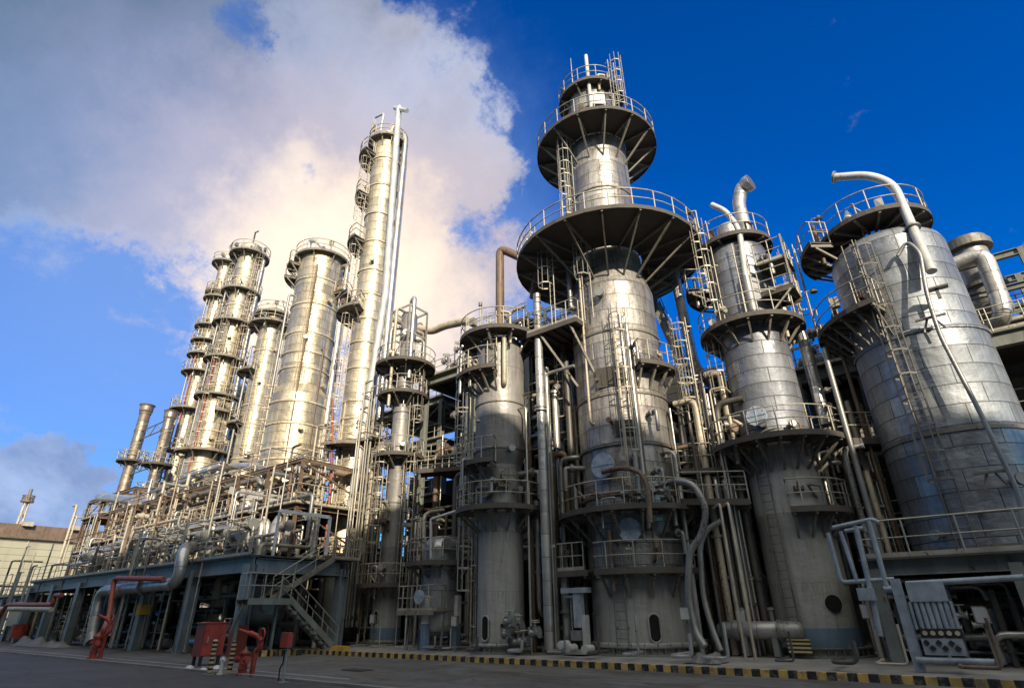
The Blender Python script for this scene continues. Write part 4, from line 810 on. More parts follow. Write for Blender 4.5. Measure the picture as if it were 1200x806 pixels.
def exchanger(label, x0, x1, y, z, r, mat='clad_pipe', along='x', saddles=True, group=None, legs=.5):
    t = thing('heat_exchanger', label, 'heat exchanger', ((x0+x1)/2, y, z-r-legs), group)
    def q(a, b_=0, c=0): return Vector((a, y+b_, z+c)) if along == 'x' else Vector((y+b_, a, z+c))
    m = MB(); m.tube([q(x0), q(x0+.01), q(x1-.01), q(x1)], [r*.6, r, r, r*.6], 20); m.build('shell', mat, t)
    for e, s in ((x0, -1), (x1, 1)):
        m = MB(); m.rod(q(e-s*.25), q(e-s*.19), r*1.18, 22); m.rod(q(e-s*.18), q(e-s*.12), r*1.18, 22); m.tube([q(e-s*.1), q(e+s*.35), q(e+s*.5), q(e+s*.56)], [r*1.0, r*1.0, r*.75, r*.3], 18); m.build('channel_head', 'pipe_grey', t)
    L = x1-x0
    for f in (.22, .78):
        m = MB(); c = q(x0+L*f, 0, -r*.6-legs/2); m.box(c, (.18, r*1.5, r*.8+legs) if along == 'x' else (r*1.5, .18, r*.8+legs)); m.build('saddle', 'steel_grey', t)
        m = MB(); m.rod(q(x0+L*f, 0, r*.9), q(x0+L*f, 0, r+.35), r*.25, 10); m.rod(q(x0+L*f, 0, r+.35), q(x0+L*f, 0, r+.43), r*.4, 12); m.build('nozzle', 'pipe_grey', t)
    return t
def drum(label, X, Y, z0, z1, r, mat='clad_pipe', legs=.6, group=None, cone=False, topn=.3, legmat='steel_grey'):
    t = thing('vertical_drum', label, 'drum', (X, Y, z0), group)
    if cone: pls = [[(r*.9, z0+legs), (r, z0+legs)], [(r, z0+legs), (r, z0+(z1-z0)*.38)], [(r, z0+(z1-z0)*.38), (r*.28, z1-.5)], [(r*.28, z1-.5), (r*.28, z1)], [(r*.28, z1), (0, z1)]]
    else: pls = [bowl(r, z0+legs+r*.35, r*.35), [(r, z0+legs+r*.35), (r, z1-r*.4)], dome(r, z1-r*.4, r*.4)]
    m = MB(); m.lathe(X, Y, pls, 36); m.build('shell', mat, t)
    for k in range(4):
        a = R(45+90*k); m = MB(); m.box((X+r*.95*math.cos(a), Y+r*.95*math.sin(a), z0+(legs+r*.5)/2), (.16, .16, legs+r*.5)); m.build('leg', legmat, t)
    for zz in (z0+legs+r*.4, z1-r*.45):
        if not cone: m = MB(); m.ringslab(X, Y, r-.02, r+.04, zz-.04, zz+.04, n=32); m.build('band', 'galv_dark', t)
    m = MB(); m.rod((X, Y, z1-.1), (X, Y, z1+topn), r*.2, 10); m.rod((X, Y, z1+topn), (X, Y, z1+topn+.08), r*.32, 12); m.build('nozzle', 'pipe_grey', t); return t
# ---- front row gaps
clutter(1, 'in the dark gap between the slender and the plain grey columns', 26, (SX+1.2, GX-1.3, 22.6, 27, .2, 9), (.05, .08, .11), Dk+S_)
risers(2, 'standing in the dark gap between the slender and the plain grey columns', 16, SX+1.3, GX-1.3, 20.5, 24, .15, 9, (.04, .05, .08, .12), S_+Dk)
clutter(3, 'crowded between the plain grey column and the widest tower', 44, (GX+1.2, TX-2.2, 21, 27, .2, 14), (.05, .08, .12, .16), Dk+S_)
risers(4, 'rising between the plain grey column and the widest tower', 24, GX+1.25, TX-2.3, 19.8, 24, .15, 12, (.035, .05, .08, .11), S_+Dk)
clutter(5, 'crowded between the widest tower and the steel clad column', 50, (TX+1.8, BX-1.5, 23.5, 29, .2, 12), (.05, .09, .12, .18), Rst+Dk)
risers(6, 'rising between the widest tower and the steel clad column', 26, TX+2.3, BX-1.6, 22.0, 26, .15, 11, (.04, .06, .1, .14), S_+Dk)
clutter(7, 'under the deck of the huge bluish vessel', 50, (P(1022, 690, 22).x, 7, 21.6, 28, .2, VD-.5), (.04, .06, .1, .14), S_+Dk)
risers(8, 'standing under the deck of the huge bluish vessel', 26, BX+2, 6, 20.8, 24, .15, VD-.3, (.04, .06, .09), S_+Dk)
clutter(9, 'between the steel clad column and the huge bluish vessel', 30, (BX+1.5, VX-2.4, 24, 29, .2, 11.5), (.04, .07, .1), Dk+S_)
clutter(10, 'in the tall structure between the slender and the plain grey columns', 44, (P(503, 500, 25.2).x, TX-2.8, 25.0, 30, 4.6, zM+2.6), (.06, .1, .15, .2), Rst)
clutter(11, 'in the rust tinted structure beside the widest tower', 46, (TX+1.2, BX-1.0, 27.2, 33, 4.4, zN[2]+.9), (.05, .08, .12, .2), Rst)
clutter(12, 'on the roof deck behind the huge bluish vessel', 26, (BX+1, 5, 28.8, 33, zQ+.1, zQ+1.9), (.05, .08, .12), S_+Dk)
clutter(13, 'around the feet of the tallest column', 30, (-34, SX-1.2, 21, 27, .2, 9), (.05, .09, .14), Rst+Dk)
clutter(14, 'under the long low table', 50, (LXR-30, LXR-.5, LY0+1.0, LY0+5, .1, TZ-.5), (.05, .08, .12, .2), Dk+S_)
clutter(15, 'on the long low table', 80, (LXR-32, LXR-.6, LY0+.6, LY0+4.5, TZ+.1, TZ+3.8), (.04, .06, .1, .16), Rst+S_, names=('pipe', 'conduit'))
clutter(16, 'in the slim rusty floors above the long low table', 90, (LXR-33, LXR-2, LY0+3.5, LY0+8.5, TZ+3, TZ+7.6), (.05, .08, .12, .2), Rst, names=('conduit', 'pipe'))
clutter(17, 'below the twin exhaust stacks', 60, (LXR-50, LXR-32, LY0+.5, LY0+6, .3, 4.6), (.05, .09, .14), Rst+S_, names=('conduit', 'pipe'))
risers(19, 'among the silver drums on the long low table', 46, LXR-32, LXR-1, LY0+.4, LY0+6, TZ+.1, TZ+6.2, (.03, .04, .06, .1), ['pipe_cream', 'galv', 'pipe_silver', 'pipe_rust'])
risers(20, 'on the roof deck of the tall structure', 22, P(500, 500, 25.2).x, GX+1, 25.6, 31, zM+.1, zM+4.0, (.04, .07, .12), Rst)
risers(31, 'before the far pair of columns', 30, LXR-48, LXR-22, LY0+5, LY0+8, TZ+2, TZ+9.5, (.05, .08, .13), Rst)
risers(32, 'at the foot of the tallest column', 24, LXR-1, SX-1.5, 20.5, 24, 1, 15, (.04, .06, .1), Rst+['galv'])
risers(18, 'standing along the front of the long low table', 34, LXR-46, LXR-3, LY0-.6, LY0+.6, .1, TZ+3.0, (.035, .05, .08), ['pipe_cream', 'galv', 'pipe_grey', 'pipe_dark'])
valves(21, 'beside the foot of the plain grey column', 12, (GX+1.2, GX+2.6, 19.0, 19.8, .4, 1.3)); valves(22, 'in the rust tinted structure', 20, (TX+1.5, BX-1.4, 26, 30, 5, 11))
valves(23, 'under the deck of the huge bluish vessel', 24, (-1.5, 5, 20.8, 23, .5, VD-.4)); valves(24, 'on the long low table', 30, (LXR-26, LXR-1, LY0+.3, LY0+3, TZ+.4, TZ+2), (.12, .2)); valves(25, 'on the first walkways of the widest tower', 10, (TX+.5, TX+2.6, 20.4, 21.4, zat(TX, TY, 606)+.3, zat(TX, TY, 606)+.9))
valves(26, 'on the roof deck behind the huge bluish vessel', 18, (BX+1.2, 2, 28.6, 30.5, zQ+.4, zQ+1.3), (.12, .2)); valves(27, 'under the long low table', 26, (LXR-28, LXR-1, LY0-.2, LY0+1.5, .3, 1.1), (.12, .22)); valves(28, 'in the tall structure left of the plain grey column', 20, (P(503, 500, 25.2).x, GX, 25, 28, zM+.3, zM+1.6), (.14, .22))
# ---- exchangers and drums
for k, (x0, x1, y, z, r, lab) in enumerate((
    (-26, -22.4, 27, zM+1.0, .55, 'silver heat exchanger on the roof deck of the tall structure, nearer the slender column'), (-21.6, -18.2, 27.6, zM+1.0, .5, 'silver heat exchanger on the roof deck of the tall structure, behind the plain grey column'),
    (-25.5, -21, 27.5, zM2+1.0, .6, 'dim heat exchanger on the middle floor of the tall structure'), (-20, -15.8, 28, 5.7, .6, 'dim heat exchanger on the lowest floor behind the plain grey column'),
    (-9.4, -7.0, 28.8, zN[1]+.8, .4, 'silver exchanger in the rust tinted structure, topmost'), (-9.0, -6.6, 28.6, zN[0]+.9, .45, 'dim exchanger in the rust tinted structure, lowest'),
    (-3.8, -1.6, 30, zQ+.8, .4, 'exchanger on the roof deck beside the huge bluish vessel'), (-0.8, 3.5, 25, 1.3, .5, 'dark exchanger under the deck of the huge bluish vessel'),
    (LXR-12, LXR-8.4, LY0+3, TZ+1.0, .5, 'silver exchanger at the middle of the long low table'), (LXR-20, LXR-16, LY0+2.6, TZ+1.0, .5, 'silver exchanger towards the far end of the long low table'),
    (LXR-16, LXR-12, LY0+5.5, TZ+4.0, .45, 'silver exchanger on the slim rusty floor, far one'), (LXR-8.5, LXR-5, LY0+5.5, TZ+4.0, .45, 'silver exchanger on the slim rusty floor, near one'),
    (-7.4, -5.6, 22.4, .95, .28, 'horizontal pump casing on the paving beside the steel clad column'))): exchanger(lab, x0, x1, y, z, r, 'clad_pipe' if k != 7 else 'pipe_grey')
def at(px, py, Y): return P(px, py, Y)
q = at(287, 652, LY0+2.2); drum('wide bright silver drum standing near the corner of the long low table', q.x, LY0+2.2, TZ+.07, zat(q.x, LY0+2.2, 618), 1.05, legs=.15)
q = at(287, 610, LY0+3.6); drum('narrow bright silver drum above and behind the wide one on the table corner', q.x, LY0+3.6, TZ+2.6, zat(q.x, LY0+3.6, 583), .55, legs=.2)
q = at(327, 640, LY0+3.6); drum('cone shaped silver hopper on the long low table', q.x, LY0+3.6, TZ+.07, zat(q.x, LY0+3.6, 588), 1.0, legs=.5, cone=True)
q = at(212, 655, LY0+2.0); drum('small silver drum halfway along the long low table', q.x, LY0+2.0, TZ+.07, TZ+1.9, .6, legs=.3)
q = at(162, 640, LY0+2.5); drum('greenish silver drum towards the far end of the long low table', q.x, LY0+2.5, TZ+.07, TZ+2.4, .9, mat='shell_paint', legs=.2)
q = at(120, 655, LY0+2.5); drum('grey drum at the far end of the long low table', q.x, LY0+2.5, TZ+.07, TZ+1.9, .8, mat='skirt', legs=.2)
# hanging vessel between the table legs
q = at(312, 700, LY0+3.0); t = thing('hanging_vessel', 'dark round bottomed vessel hanging under the long low table beside the stair', 'vessel', (q.x, LY0+3, 1.4)); zb = zat(q.x, LY0+3, 734)
m = MB(); m.lathe(q.x, LY0+3, [bowl(1.05, zb+.6, .6), [(1.05, zb+.6), (1.05, TZ+.05)]], 36); m.build('shell', 'pipe_grey', t); manhole(t, q.x, LY0+3, 1.05, 5, zb+.95, .25, 'pipe_grey')
MB().rod((q.x, LY0+3, .1), (q.x, LY0+3, zb+.05), .14, 10).build('drain_pipe', 'pipe_grey', t)
# insulated vessel on blue legs
X, Y = at(516, 700, 20.6).x, 20.6; r = rad(X, Y, 690, 47); za, zb = zat(X, Y, 748), zat(X, Y, 630)
t = thing('insulated_vessel', 'silver insulated vessel on blue footed legs, a round dial on a little cage beside it', 'vessel', (X, Y, .12))
m = MB(); m.lathe(X, Y, [bowl(r, za+.55, .5), [(r, za+.55), (r, zb-.5)], dome(r, zb-.5, .6)], 44); m.build('shell', 'clad', t)
for k in range(4):
    c_ = Vector((X+(r+.05)*math.cos(R(camang(X, Y)-38+90*k)), Y+(r+.05)*math.sin(R(camang(X, Y)-38+90*k)), 0)); m = MB(); m.box(c_+Vector((0, 0, 1.25)), (.26, .26, 2.2)); lg = m.build('leg', 'white', t); MB().box(c_+Vector((0, 0, .65)), (.275, .275, 1.1)).build('painted_foot', 'plinth_blue', lg)
platform(t, X, Y, r+.05, r+.75, zat(X, Y, 661), -110, 70, nb=6, bdrop=.4); manhole(t, X, Y, r, 10, zat(X, Y, 640), .25, 'pipe_grey')
a = at(468, 716, 19.4); c = at(510, 716, 19.4); zt_ = at(490, 688, 19.4).z
gx = thing('gauge_stage', 'small railed stage in front of the silver insulated vessel', 'stage', ((a.x+c.x)/2, 19.5, a.z)); m = MB(); m.box(((a.x+c.x)/2, 19.7, a.z), (c.x-a.x, .9, .07)); m.bar((a.x, 19.25, a.z-.08), (c.x, 19.25, a.z-.08), .06, .16); m.build('deck_plate', 'deck_tan', gx)
MB().rail([(a.x, 20.1, a.z), (a.x, 19.3, a.z), (c.x, 19.3, a.z), (c.x, 20.1, a.z)], sp=.55).build('handrail', 'galv', gx)
for xx in (a.x+.1, c.x-.1): MB().bar((xx, 20.1, a.z-.05), (xx, 19.9, .13), .07, .07).build('leg', 'steel_grey', gx)
q = at(490, 699, 19.15); m = MB(); m.rod(q+Vector((0, .02, 0)), q+Vector((0, .1, 0)), .3, 24); m.bar(q-Vector((.3, -.01, 0)), q+Vector((.3, .01, 0)), .02, .02); m.bar(q-Vector((0, -.01, .3)), q+Vector((0, .01, .3)), .02, .02); m.build('round_dial', 'dial_blue', None, 'round pale blue dial plate on the railing of the small stage', 'dial')
m = MB(); m.tube(fillet([at(505, 655, 19.6), at(505, 608, 19.6), at(537, 598, 19.6), at(540, 597, 21)], .15), .07, 8); m.build('portal_pipe', 'white', None, 'thin white pipe bent like a portal above the silver insulated vessel', 'pipe')
m = MB(); m.tube(fillet([at(497, 680, 19.9), at(497, 605, 19.9), at(503, 600, 21), at(520, 598, 22)], .4), .1, 8); m.build('bent_pipe', 'pipe_cream', None, 'cream pipe with a bend beside the thin white portal pipe', 'pipe')
# white portal frame over the table corner
m = MB(); A = at(328, 598, LY0+1); Bp = at(387, 606, LY0+2.5); m.bar(A, Bp, .16, .16); m.bar(Bp, (Bp.x, Bp.y, TZ+.07), .12, .12); m.bar(A, (A.x, A.y, TZ+.07), .1, .1); m.build('lifting_beam', 'white', None, 'thin white lifting beam spanning over the cone shaped hopper', 'beam')
m = MB(); A = at(270, 574, LY0+3.2); Bp = at(333, 586, LY0+4.2); m.bar(A, Bp, .2, .45); m.build('white_girder', 'off_white', None, 'stout whitish girder above the bright silver drums', 'beam')
# large pipes picked out one by one
pipe('downcomer_pipe', 'tall straight pipe with a collar between the plain grey column and the widest tower', [at(629, 345, 20.3), (at(629, 345, 20.3).x, 20.3, 3.0), (at(629, 345, 20.3).x, 20.3, .3)], .2, 'clad_pipe', 'pipe', flanges=(.38, .39))
pipe('downcomer_pipe', 'wide pale pipe coming down from the widest walkway on its right side', [at(790, 318, 25.5), (at(803, 380, 25.5).x, 25.5, at(803, 380, 25.5).z), (at(803, 380, 25.5).x+.1, 25.6, at(812, 435, 25.5).z), (at(803, 380, 25.5).x+.9, 27, at(812, 450, 25.5).z-.3)], .26, 'clad_pipe', 'pipe', n=14)
pipe('ribbed_hose', 'thick grey ribbed pipe that loops over beside the widest tower', [at(772, 568, 21.5), at(790, 563, 21.3), at(812, 566, 21.2), at(829, 595, 21.2), at(822, 628, 21.2), at(808, 645, 21.2), at(806, 700, 21.2), at(815, 740, 21.1), at(826, 757, 21)], .13, 'pipe_grey', 'pipe', n=14, rb=.8)
pipe('ribbed_hose', 'second grey pipe looping lower, right behind the thick ribbed one', [at(845, 610, 22), at(828, 620, 21.9), at(820, 640, 21.8), at(824, 700, 21.7), at(836, 740, 21.6), at(845, 762, 21.5)], .1, 'pipe_grey', 'pipe', n=12, rb=.7)
for k, (px, r_, m_) in enumerate(((848, .1, 'pipe_silver'), (858, .14, 'pipe_grey'), (866, .09, 'pipe_silver'), (873, .12, 'pipe_dark'))): pipe('riser_pipe', ['narrow shiny upright pipe', 'fat dull upright pipe', 'second narrow shiny upright pipe', 'near black upright pipe'][k]+' beside the skirt of the steel clad column', [(at(px+14, 700, 22.8).x, 22.8+.15*k, .2), (at(px+14, 700, 22.8).x, 22.8+.15*k, at(px, 560, 22.8).z), (at(px+14, 700, 22.8).x-.4, 23.6+.1*k, at(px, 550, 22.8).z+.2)], r_, m_, 'pipe', flanges=(.35,))
A = at(843, 590, 20.6); 
for k in (0, 1): pipe('stand_pipe', ['left hand one', 'right hand one'][k]+' of two thin pale pipes beside the steel clad column', [(at(862, 700, 20.6).x+.3*k, 20.6, .15), (at(862, 700, 20.6).x+.3*k, 20.6, A.z), (at(862, 700, 20.6).x+.3*k-.5, 21.4, A.z)], .045, 'pipe_cream', 'pipe', flanges=(.3, .4))
q = at(745, 570, 20.3); pipe('rusty_bent_pipe', 'rusty hook shaped pipe before the upper round cover of the widest tower', [at(706, 553, 20.4), at(730, 547, 20.2), at(752, 553, 20.0), at(760, 575, 20.0), at(762, 612, 20.0)], .1, 'pipe_rust', 'pipe', rb=.5)
pipe('transfer_pipe', 'long pale pipe running down from the tallest column to the slender one', [at(447, 368, 24), at(470, 377, 24), at(505, 389, 24.5), at(520, 382, 24.5), at(548, 376, 24.5)], .27, 'pipe_cream', 'pipe', n=12, flanges=(.5,))
pipe('transfer_pipe', 'dull pipe crossing behind the feet of the tallest column group', [at(392, 553, 20.8), at(440, 562, 22.5), at(455, 566, 24)], .22, 'pipe_rust', 'pipe', n=12)
pipe('transfer_pipe', 'long rusty silver pipe crossing in front of the fat shining column', [at(212, 560, LY0+6.6), at(255, 548, LY0+5.0), at(290, 545, LY0+5.0), at(362, 562, LY0+5.5)], .24, 'pipe_silver', 'pipe', n=12, flanges=(.4, .7))
pipe('elbow_pipe', 'fat silver pipe bending down over the edge of the long low table', [at(232, 640, LY0+1.5), at(215, 642, LY0-.6), at(209, 683, LY0-.6), at(118, 692, LY0-.6), at(108, 742, LY0-.6), at(108, 752, LY0-.6)], .3, 'clad_pipe', 'pipe', n=14, rb=.9, flanges=(.5,))
pipe('elbow_pipe', 'second fat silver pipe dropping to the ground right of the first one', [at(160, 690, LY0), at(138, 694, LY0), at(128, 745, LY0)], .26, 'clad_pipe', 'pipe', n=14, rb=.7, flanges=(.6,))
HY = G(112, 768)
pipe('fire_main', 'red pipe rising from the far hydrant and turning along the long low table', [(HY.x, HY.y, .8), (HY.x+.2, HY.y, 1.2), at(128, 722, LY0-1.2), at(134, 677, LY0-1.0), at(192, 678, LY0-1.0)], .13, 'orange_red', 'pipe', n=12, rb=.5)
pipe('fire_main', 'orange red pipe running level at the far end, stepping up once', [at(-8, 734, LY0-1.5), at(8, 708, LY0-1.5), at(62, 708, LY0-1.5), at(64, 697, LY0-1.5), at(72, 697, LY0-1.5)], .13, 'orange_red', 'pipe', n=12)
pipe('level_pipe', 'pale level pipe just below the orange red one at the far end', [at(-8, 713, LY0-.9), at(60, 714, LY0-.9)], .16, 'pipe_cream', 'pipe', n=12)
for k, (p0, p1, m_) in enumerate((((372, 500), (368, 640), 'pipe_cream'), ((380, 498), (375, 640), 'galv'), ((388, 505), (384, 650), 'pipe_cream'), ((397, 520), (392, 655), 'pipe_silver'), ((405, 470), (398, 655), 'pipe_cream'))):
    A = at(*p0, 20.6+.2*k); pipe('riser_pipe', 'one of the pale pipes bundled upright before the foot of the tallest column', [(A.x, A.y, TZ-2+.4*k), (A.x, A.y, A.z), (A.x+.5, A.y, A.z+.05), (A.x+.5, A.y+.8, A.z)], .07+.02*(k % 2), m_, 'pipe', group='pale pipes bundled before the tallest column')
pipe('fire_riser', 'slim red pipe running up the foot of the tallest column', [at(380, 655, 20.4), at(388, 560, 20.6), at(390, 470, 20.8)], .08, 'orange_red', 'pipe')
# ladders and caged ways standing free between the columns
def free_ladder(label, px, py0, py1, Y, grp=None, cage=True):
    q = P(px, (py0+py1)/2, Y); t = thing('caged_ladder', label, 'ladder', (q.x, Y, zat(q.x, Y, py0)), grp); ladder(t, q.x*1.0, Y+.5, .28, 0, zat(q.x, Y, py0), zat(q.x, Y, py1), cage, 'galv', w=.5); return t
free_ladder('caged ladder against the steelwork, nearer the widest tower', 812, 556, 430, 24.4); free_ladder('caged ladder against the steelwork, nearer the steel clad column', 842, 520, 405, 24.0)
free_ladder('caged ladder left of the plain grey column, reaching its first walkway', 551, 745, 520, 20.6); free_ladder('caged ladder between the tallest and the slender column', 427, 650, 530, 21.4); free_ladder('caged ladder in the narrow gap right of the plain grey column', 655, 545, 420, 22.4); free_ladder('caged ladder on the long low table, by the cone shaped hopper', 360, 640, 570, LY0+3)
free_ladder('plain ladder leaning up to the long low table at its far end', 72, 750, 700, LY0-.4, cage=False); free_ladder('plain ladder leaning up to the table near the fat silver pipe', 98, 752, 690, LY0-.5, cage=False)
# bridge walkways
def bridge(label, a, c, w, mat='deck', grp=None):
    a, c = Vector(a), Vector(c); t = thing('walkway_bridge', label, 'walkway', (a+c)/2, grp); d = (c-a).normalized(); s = d.cross(Vector((0, 0, 1))).normalized()*(w/2)
    m = MB(); m.bar(a, c, w, .06); m.bar(a+s-Vector((0, 0, .1)), c+s-Vector((0, 0, .1)), .08, .22); m.bar(a-s-Vector((0, 0, .1)), c-s-Vector((0, 0, .1)), .08, .22); m.build('deck_plate', mat, t)
    for q in (s, -s): MB().rail([a+q*.94, c+q*.94], sp=.9, toe=False).build('handrail', 'galv', t)
z = zat(TX+3, 23, 553); bridge('walkway bridging the widest tower and the steel clad column', (TX+2.4, 22.6, z), (BX-2.2, 23.4, z), 1.2)
z = zat(TX+3, 23, 590); bridge('lower walkway beside the looping ribbed pipe', (TX+2.6, 22.0, z), (TX+5.0, 22.6, z-.2), 1.1)
z = zat(SX+2, 23, 552); bridge('walkway from the slender column towards the tall structure', (SX+1.4, 22.8, z), (SX+5.6, 24.5, z), 1.1)
z = zat(-33, 21, 527); bridge('high walkway from the tallest column towards the slender one', (tA[1]+1.0, 21.6, z), (SX-1.4, 21.9, z), 1.1, 'deck_tan')
z = P(560, 380, 24).z; bridge('top walkway behind the overhead pipe of the plain grey column', (P(552, 402, 25.6).x, 25.6, P(552, 402, 25.6).z), (P(624, 372, 25.6).x, 25.6, P(552, 402, 25.6).z), 1.4)
z = zat(BX+3, 26, 520); bridge('walkway tucked between the steel clad column and the huge bluish vessel', (BX+2.3, 24.6, zat(BX+2, 24.6, 520)), (BX+4.6, 26.5, zat(BX+2, 24.6, 520)), 1.1)
for py_, lab in ((505, 'second walkway up between the widest tower and the steel clad column'), (462, 'third walkway up between the widest tower and the steel clad column')):
    z = zat(TX+3, 26, py_); bridge(lab, (TX+1.9, 25.6, z), (BX-1.8, 26.2, z), 1.3)
for k, (xx, yy, zz) in enumerate(((GX+1.5, 19.7, 1.5), (TX-2.9, 20.6, 1.4), (TX+2.6, 20.9, 1.6), (BX-2.0, 22.5, 1.5), (SX+1.3, 20.6, 1.5), (BX+2.0, 22.2, 1.6), (-.2, 20.6, 1.5), (GX-2.0, 19.8, 1.4))):
    t = thing('junction_box', 'small grey junction box on a thin stand behind the striped kerb', 'junction box', (xx, yy, .13), 'grey junction boxes behind the striped kerb'); MB().bar((xx, yy, .13), (xx, yy, zz), .06, .06).build('stand', 'galv_dark', t); MB().box((xx, yy-.08, zz-.1), (.34, .14, .42)).build('box', 'pipe_grey', t); MB().box((xx, yy-.16, zz-.1), (.28, .02, .36)).build('door', 'off_white', t)
rg = random.Random(77)
for k in range(16):
    xx = -24+k*1.55+rg.uniform(-.4, .4); yy = 18.3+rg.uniform(0, .5)
    pipe('drain_line', 'low bent drain line just behind the striped kerb', [(xx, yy+1.5, .33), (xx, yy, .33), (xx+.5+.1*(k % 4), yy, .33), (xx+.5+.1*(k % 4), yy, rg.uniform(.6, 1.5))], rg.choice((.03, .045, .06)), rg.choice(S_+Dk), 'pipe', group='low bent drain lines behind the striped kerb')
m = MB(); m.box((-16.5, 13.2, .012), (1.0, .5, .02)); 
for k in range(9): m.box((-16.95+.112*k, 13.2, .026), (.05, .46, .02))
m.build('drain_grate', 'pipe_dark', None, 'rectangular iron drain grate in the apron', 'drain grate')
# ---- stairs
def stair(label, a, c, w, mat='steel_grey', rmat='galv', risers_=None, parent=None, name='stair'):
    """straight flight from a (low) to c (high), strings, treads and rails"""
    a, c = Vector(a), Vector(c); t = parent or thing(name, label, 'stairs', a); hd = Vector((c.x-a.x, c.y-a.y, 0)); L = hd.length; hd.normalize(); s = hd.cross(Vector((0, 0, 1)))*(w/2); n = risers_ or max(3, int((c.z-a.z)/.2))
    for q in (s, -s): MB().bar(a+q, c+q, .05, .26).build('stringer', mat, t)
    for i in range(1, n): p = a.lerp(c, i/n); MB().box(p, (w-.08, .25, .035), (s.normalized(), hd, Vector((0, 0, 1)))).build('tread', mat, t)
    for q in (s*.96, -s*.96):
        m = MB(); up = Vector((0, 0, 1)); m.rod(a+q+up*1.0, c+q+up*1.0, .028, 5); m.rod(a+q+up*.55, c+q+up*.55, .022, 5); k = max(2, int((c-a).length/1.1))
        for i in range(k+1): p = a.lerp(c, i/k)+q; m.rod(p, p+up*1.0, .025, 5)
        m.build('handrail', rmat, t)
    return t
sx = LXR+1.0; zl = P(310, 702, LY0+.3).z
p1 = Vector((sx, LY0+1.6, zl)); foot = Vector((sx, G(387, 765).y, .1)); p0 = Vector((sx, LY0-.6, zl)); 
t = thing('stair_tower', 'dark green steel stair with a half landing climbing the end of the long low table', 'stairs', (sx, LY0+1, 0))
yl = PX(334, 702, sx).y; y0_ = PX(284, 702, sx).y; yf = PX(387, 762, sx).y; zl = PX(334, 702, sx).z
m = MB(); m.box((sx, (yl+y0_)/2, zl), (1.0, yl-y0_, .06)); m.bar((sx+.5, y0_, zl-.1), (sx+.5, yl, zl-.1), .06, .26); m.bar((sx-.5, y0_, zl-.1), (sx-.5, yl, zl-.1), .06, .26); m.build('landing', 'steel_grey', t)
MB().rail([(sx-.45, y0_, zl), (sx+.45, y0_, zl), (sx+.45, yl, zl)], sp=.8, toe=False).build('handrail', 'galv', t)
MB().bar((sx, y0_+.1, zl-.2), (sx-.5, y0_-.0, zl-1.3), .08, .08).build('knee_brace', 'steel_grey', t)
stair('', (sx, yf, .1), (sx, yl, zl), .9, parent=t)
x2 = sx-.0; yu = PX(386, 655, sx-1.0).y; zu = PX(386, 655, sx-1.0).z
stair('', (sx-1.0, yl-.4, zl), (sx-1.0, yu, zu), .9, parent=t, mat='deck_tan')
m = MB(); m.box((sx-1.0, yu+.8, zu), (1.1, 1.6, .06)); m.build('landing', 'deck_tan', t); MB().rail([(sx-.5, yu, zu), (sx-.5, yu+1.6, zu), (sx-1.5, yu+1.6, zu)], sp=.8).build('handrail', 'galv', t)
for yy in (y0_+.2, yl-.1): MB().bar((sx-.45, yy, zl-.1), (sx-.45, yy, .02), .12, .12).build('leg', 'steel_grey', t)
A = PX(756, 345, TX+3.6); B_ = P(800, 436, 26.5)
stair('open steel stair behind the widest tower, its treads against the sky', P(806, 440, 26.2), P(766, 350, 26.2), 1.1, mat='galv')
# ---- upper right exchanger group
zx = P(1144, 396, 27).z
t = thing('exchanger_deck', 'steel deck with a tall open frame behind the shoulder of the huge bluish vessel', 'steel structure', (5, 28, zx)); m = MB(); x0 = P(1120, 400, 27).x
m.box(((x0+9.5)/2, 29, zx), (9.5-x0, 4.4, .08)); m.build('deck_plate', 'deck', t)
for y_ in (26.8, 31.2): MB().ibeam((x0, y_, zx-.35), (9.5, y_, zx-.35), .35, .6).build('long_beam', 'steel_grey', t)
MB().rail([(x0, 26.9, zx+.05), (9.4, 26.9, zx+.05)], sp=1.2).build('handrail', 'galv', t)
for px_ in (x0+.8, 7.2): MB().ibeam((px_, 29, .2), (px_, 29, zx-.65), .4, .4).build('leg', 'steel_grey', t)
zf = P(1182, 310, 29.5).z; xa, xb = P(1120, 332, 29.5).x, P(1186, 308, 29.5).x+.2
for x_ in (xa, xb, xb+3): 
    for y_ in (28.2, 30.8): MB().ibeam((x_, y_, zx), (x_, y_, zf), .22, .22).build('post', 'steel_grey', t)
for y_ in (28.2, 30.8): MB().ibeam((xa, y_, zf-.12), (xb+3, y_, zf-.12), .2, .3).build('top_beam', 'steel_grey', t); MB().ibeam((xa, y_, (zx+zf)/2+.3), (xb+3, y_, (zx+zf)/2+.3), .2, .25).build('mid_beam', 'steel_grey', t)
X, Y = P(1150, 330, 29.4).x, 29.4; za, zb = zat(X, Y, 372)-.2, zat(X, Y, 285); r = rad(X, Y, 330, 36)
t = thing('vertical_exchanger', 'upright drum with a flat flanged lid at the right edge, standing in the open frame', 'heat exchanger', (X, Y, za)); m = MB(); m.lathe(X, Y, [bowl(r, za+.5, .4), [(r, za+.5), (r, zb-.5)]], 32); m.build('shell', 'shell_paint', t); MB().ringslab(X, Y, 0.01, r*1.35, zb-.5, zb-.2, n=32).build('flange', 'galv_dark', t); MB().lathe(X, Y, [[(r*1.2, zb-.2), (r*1.2, zb)], [(r*1.2, zb), (0, zb+.1)]], 32).build('lid', 'galv_dark', t)
MB().ringslab(X, Y, r, r*1.25, za+1.6, za+1.75, n=32).build('support_ring', 'galv_dark', t)
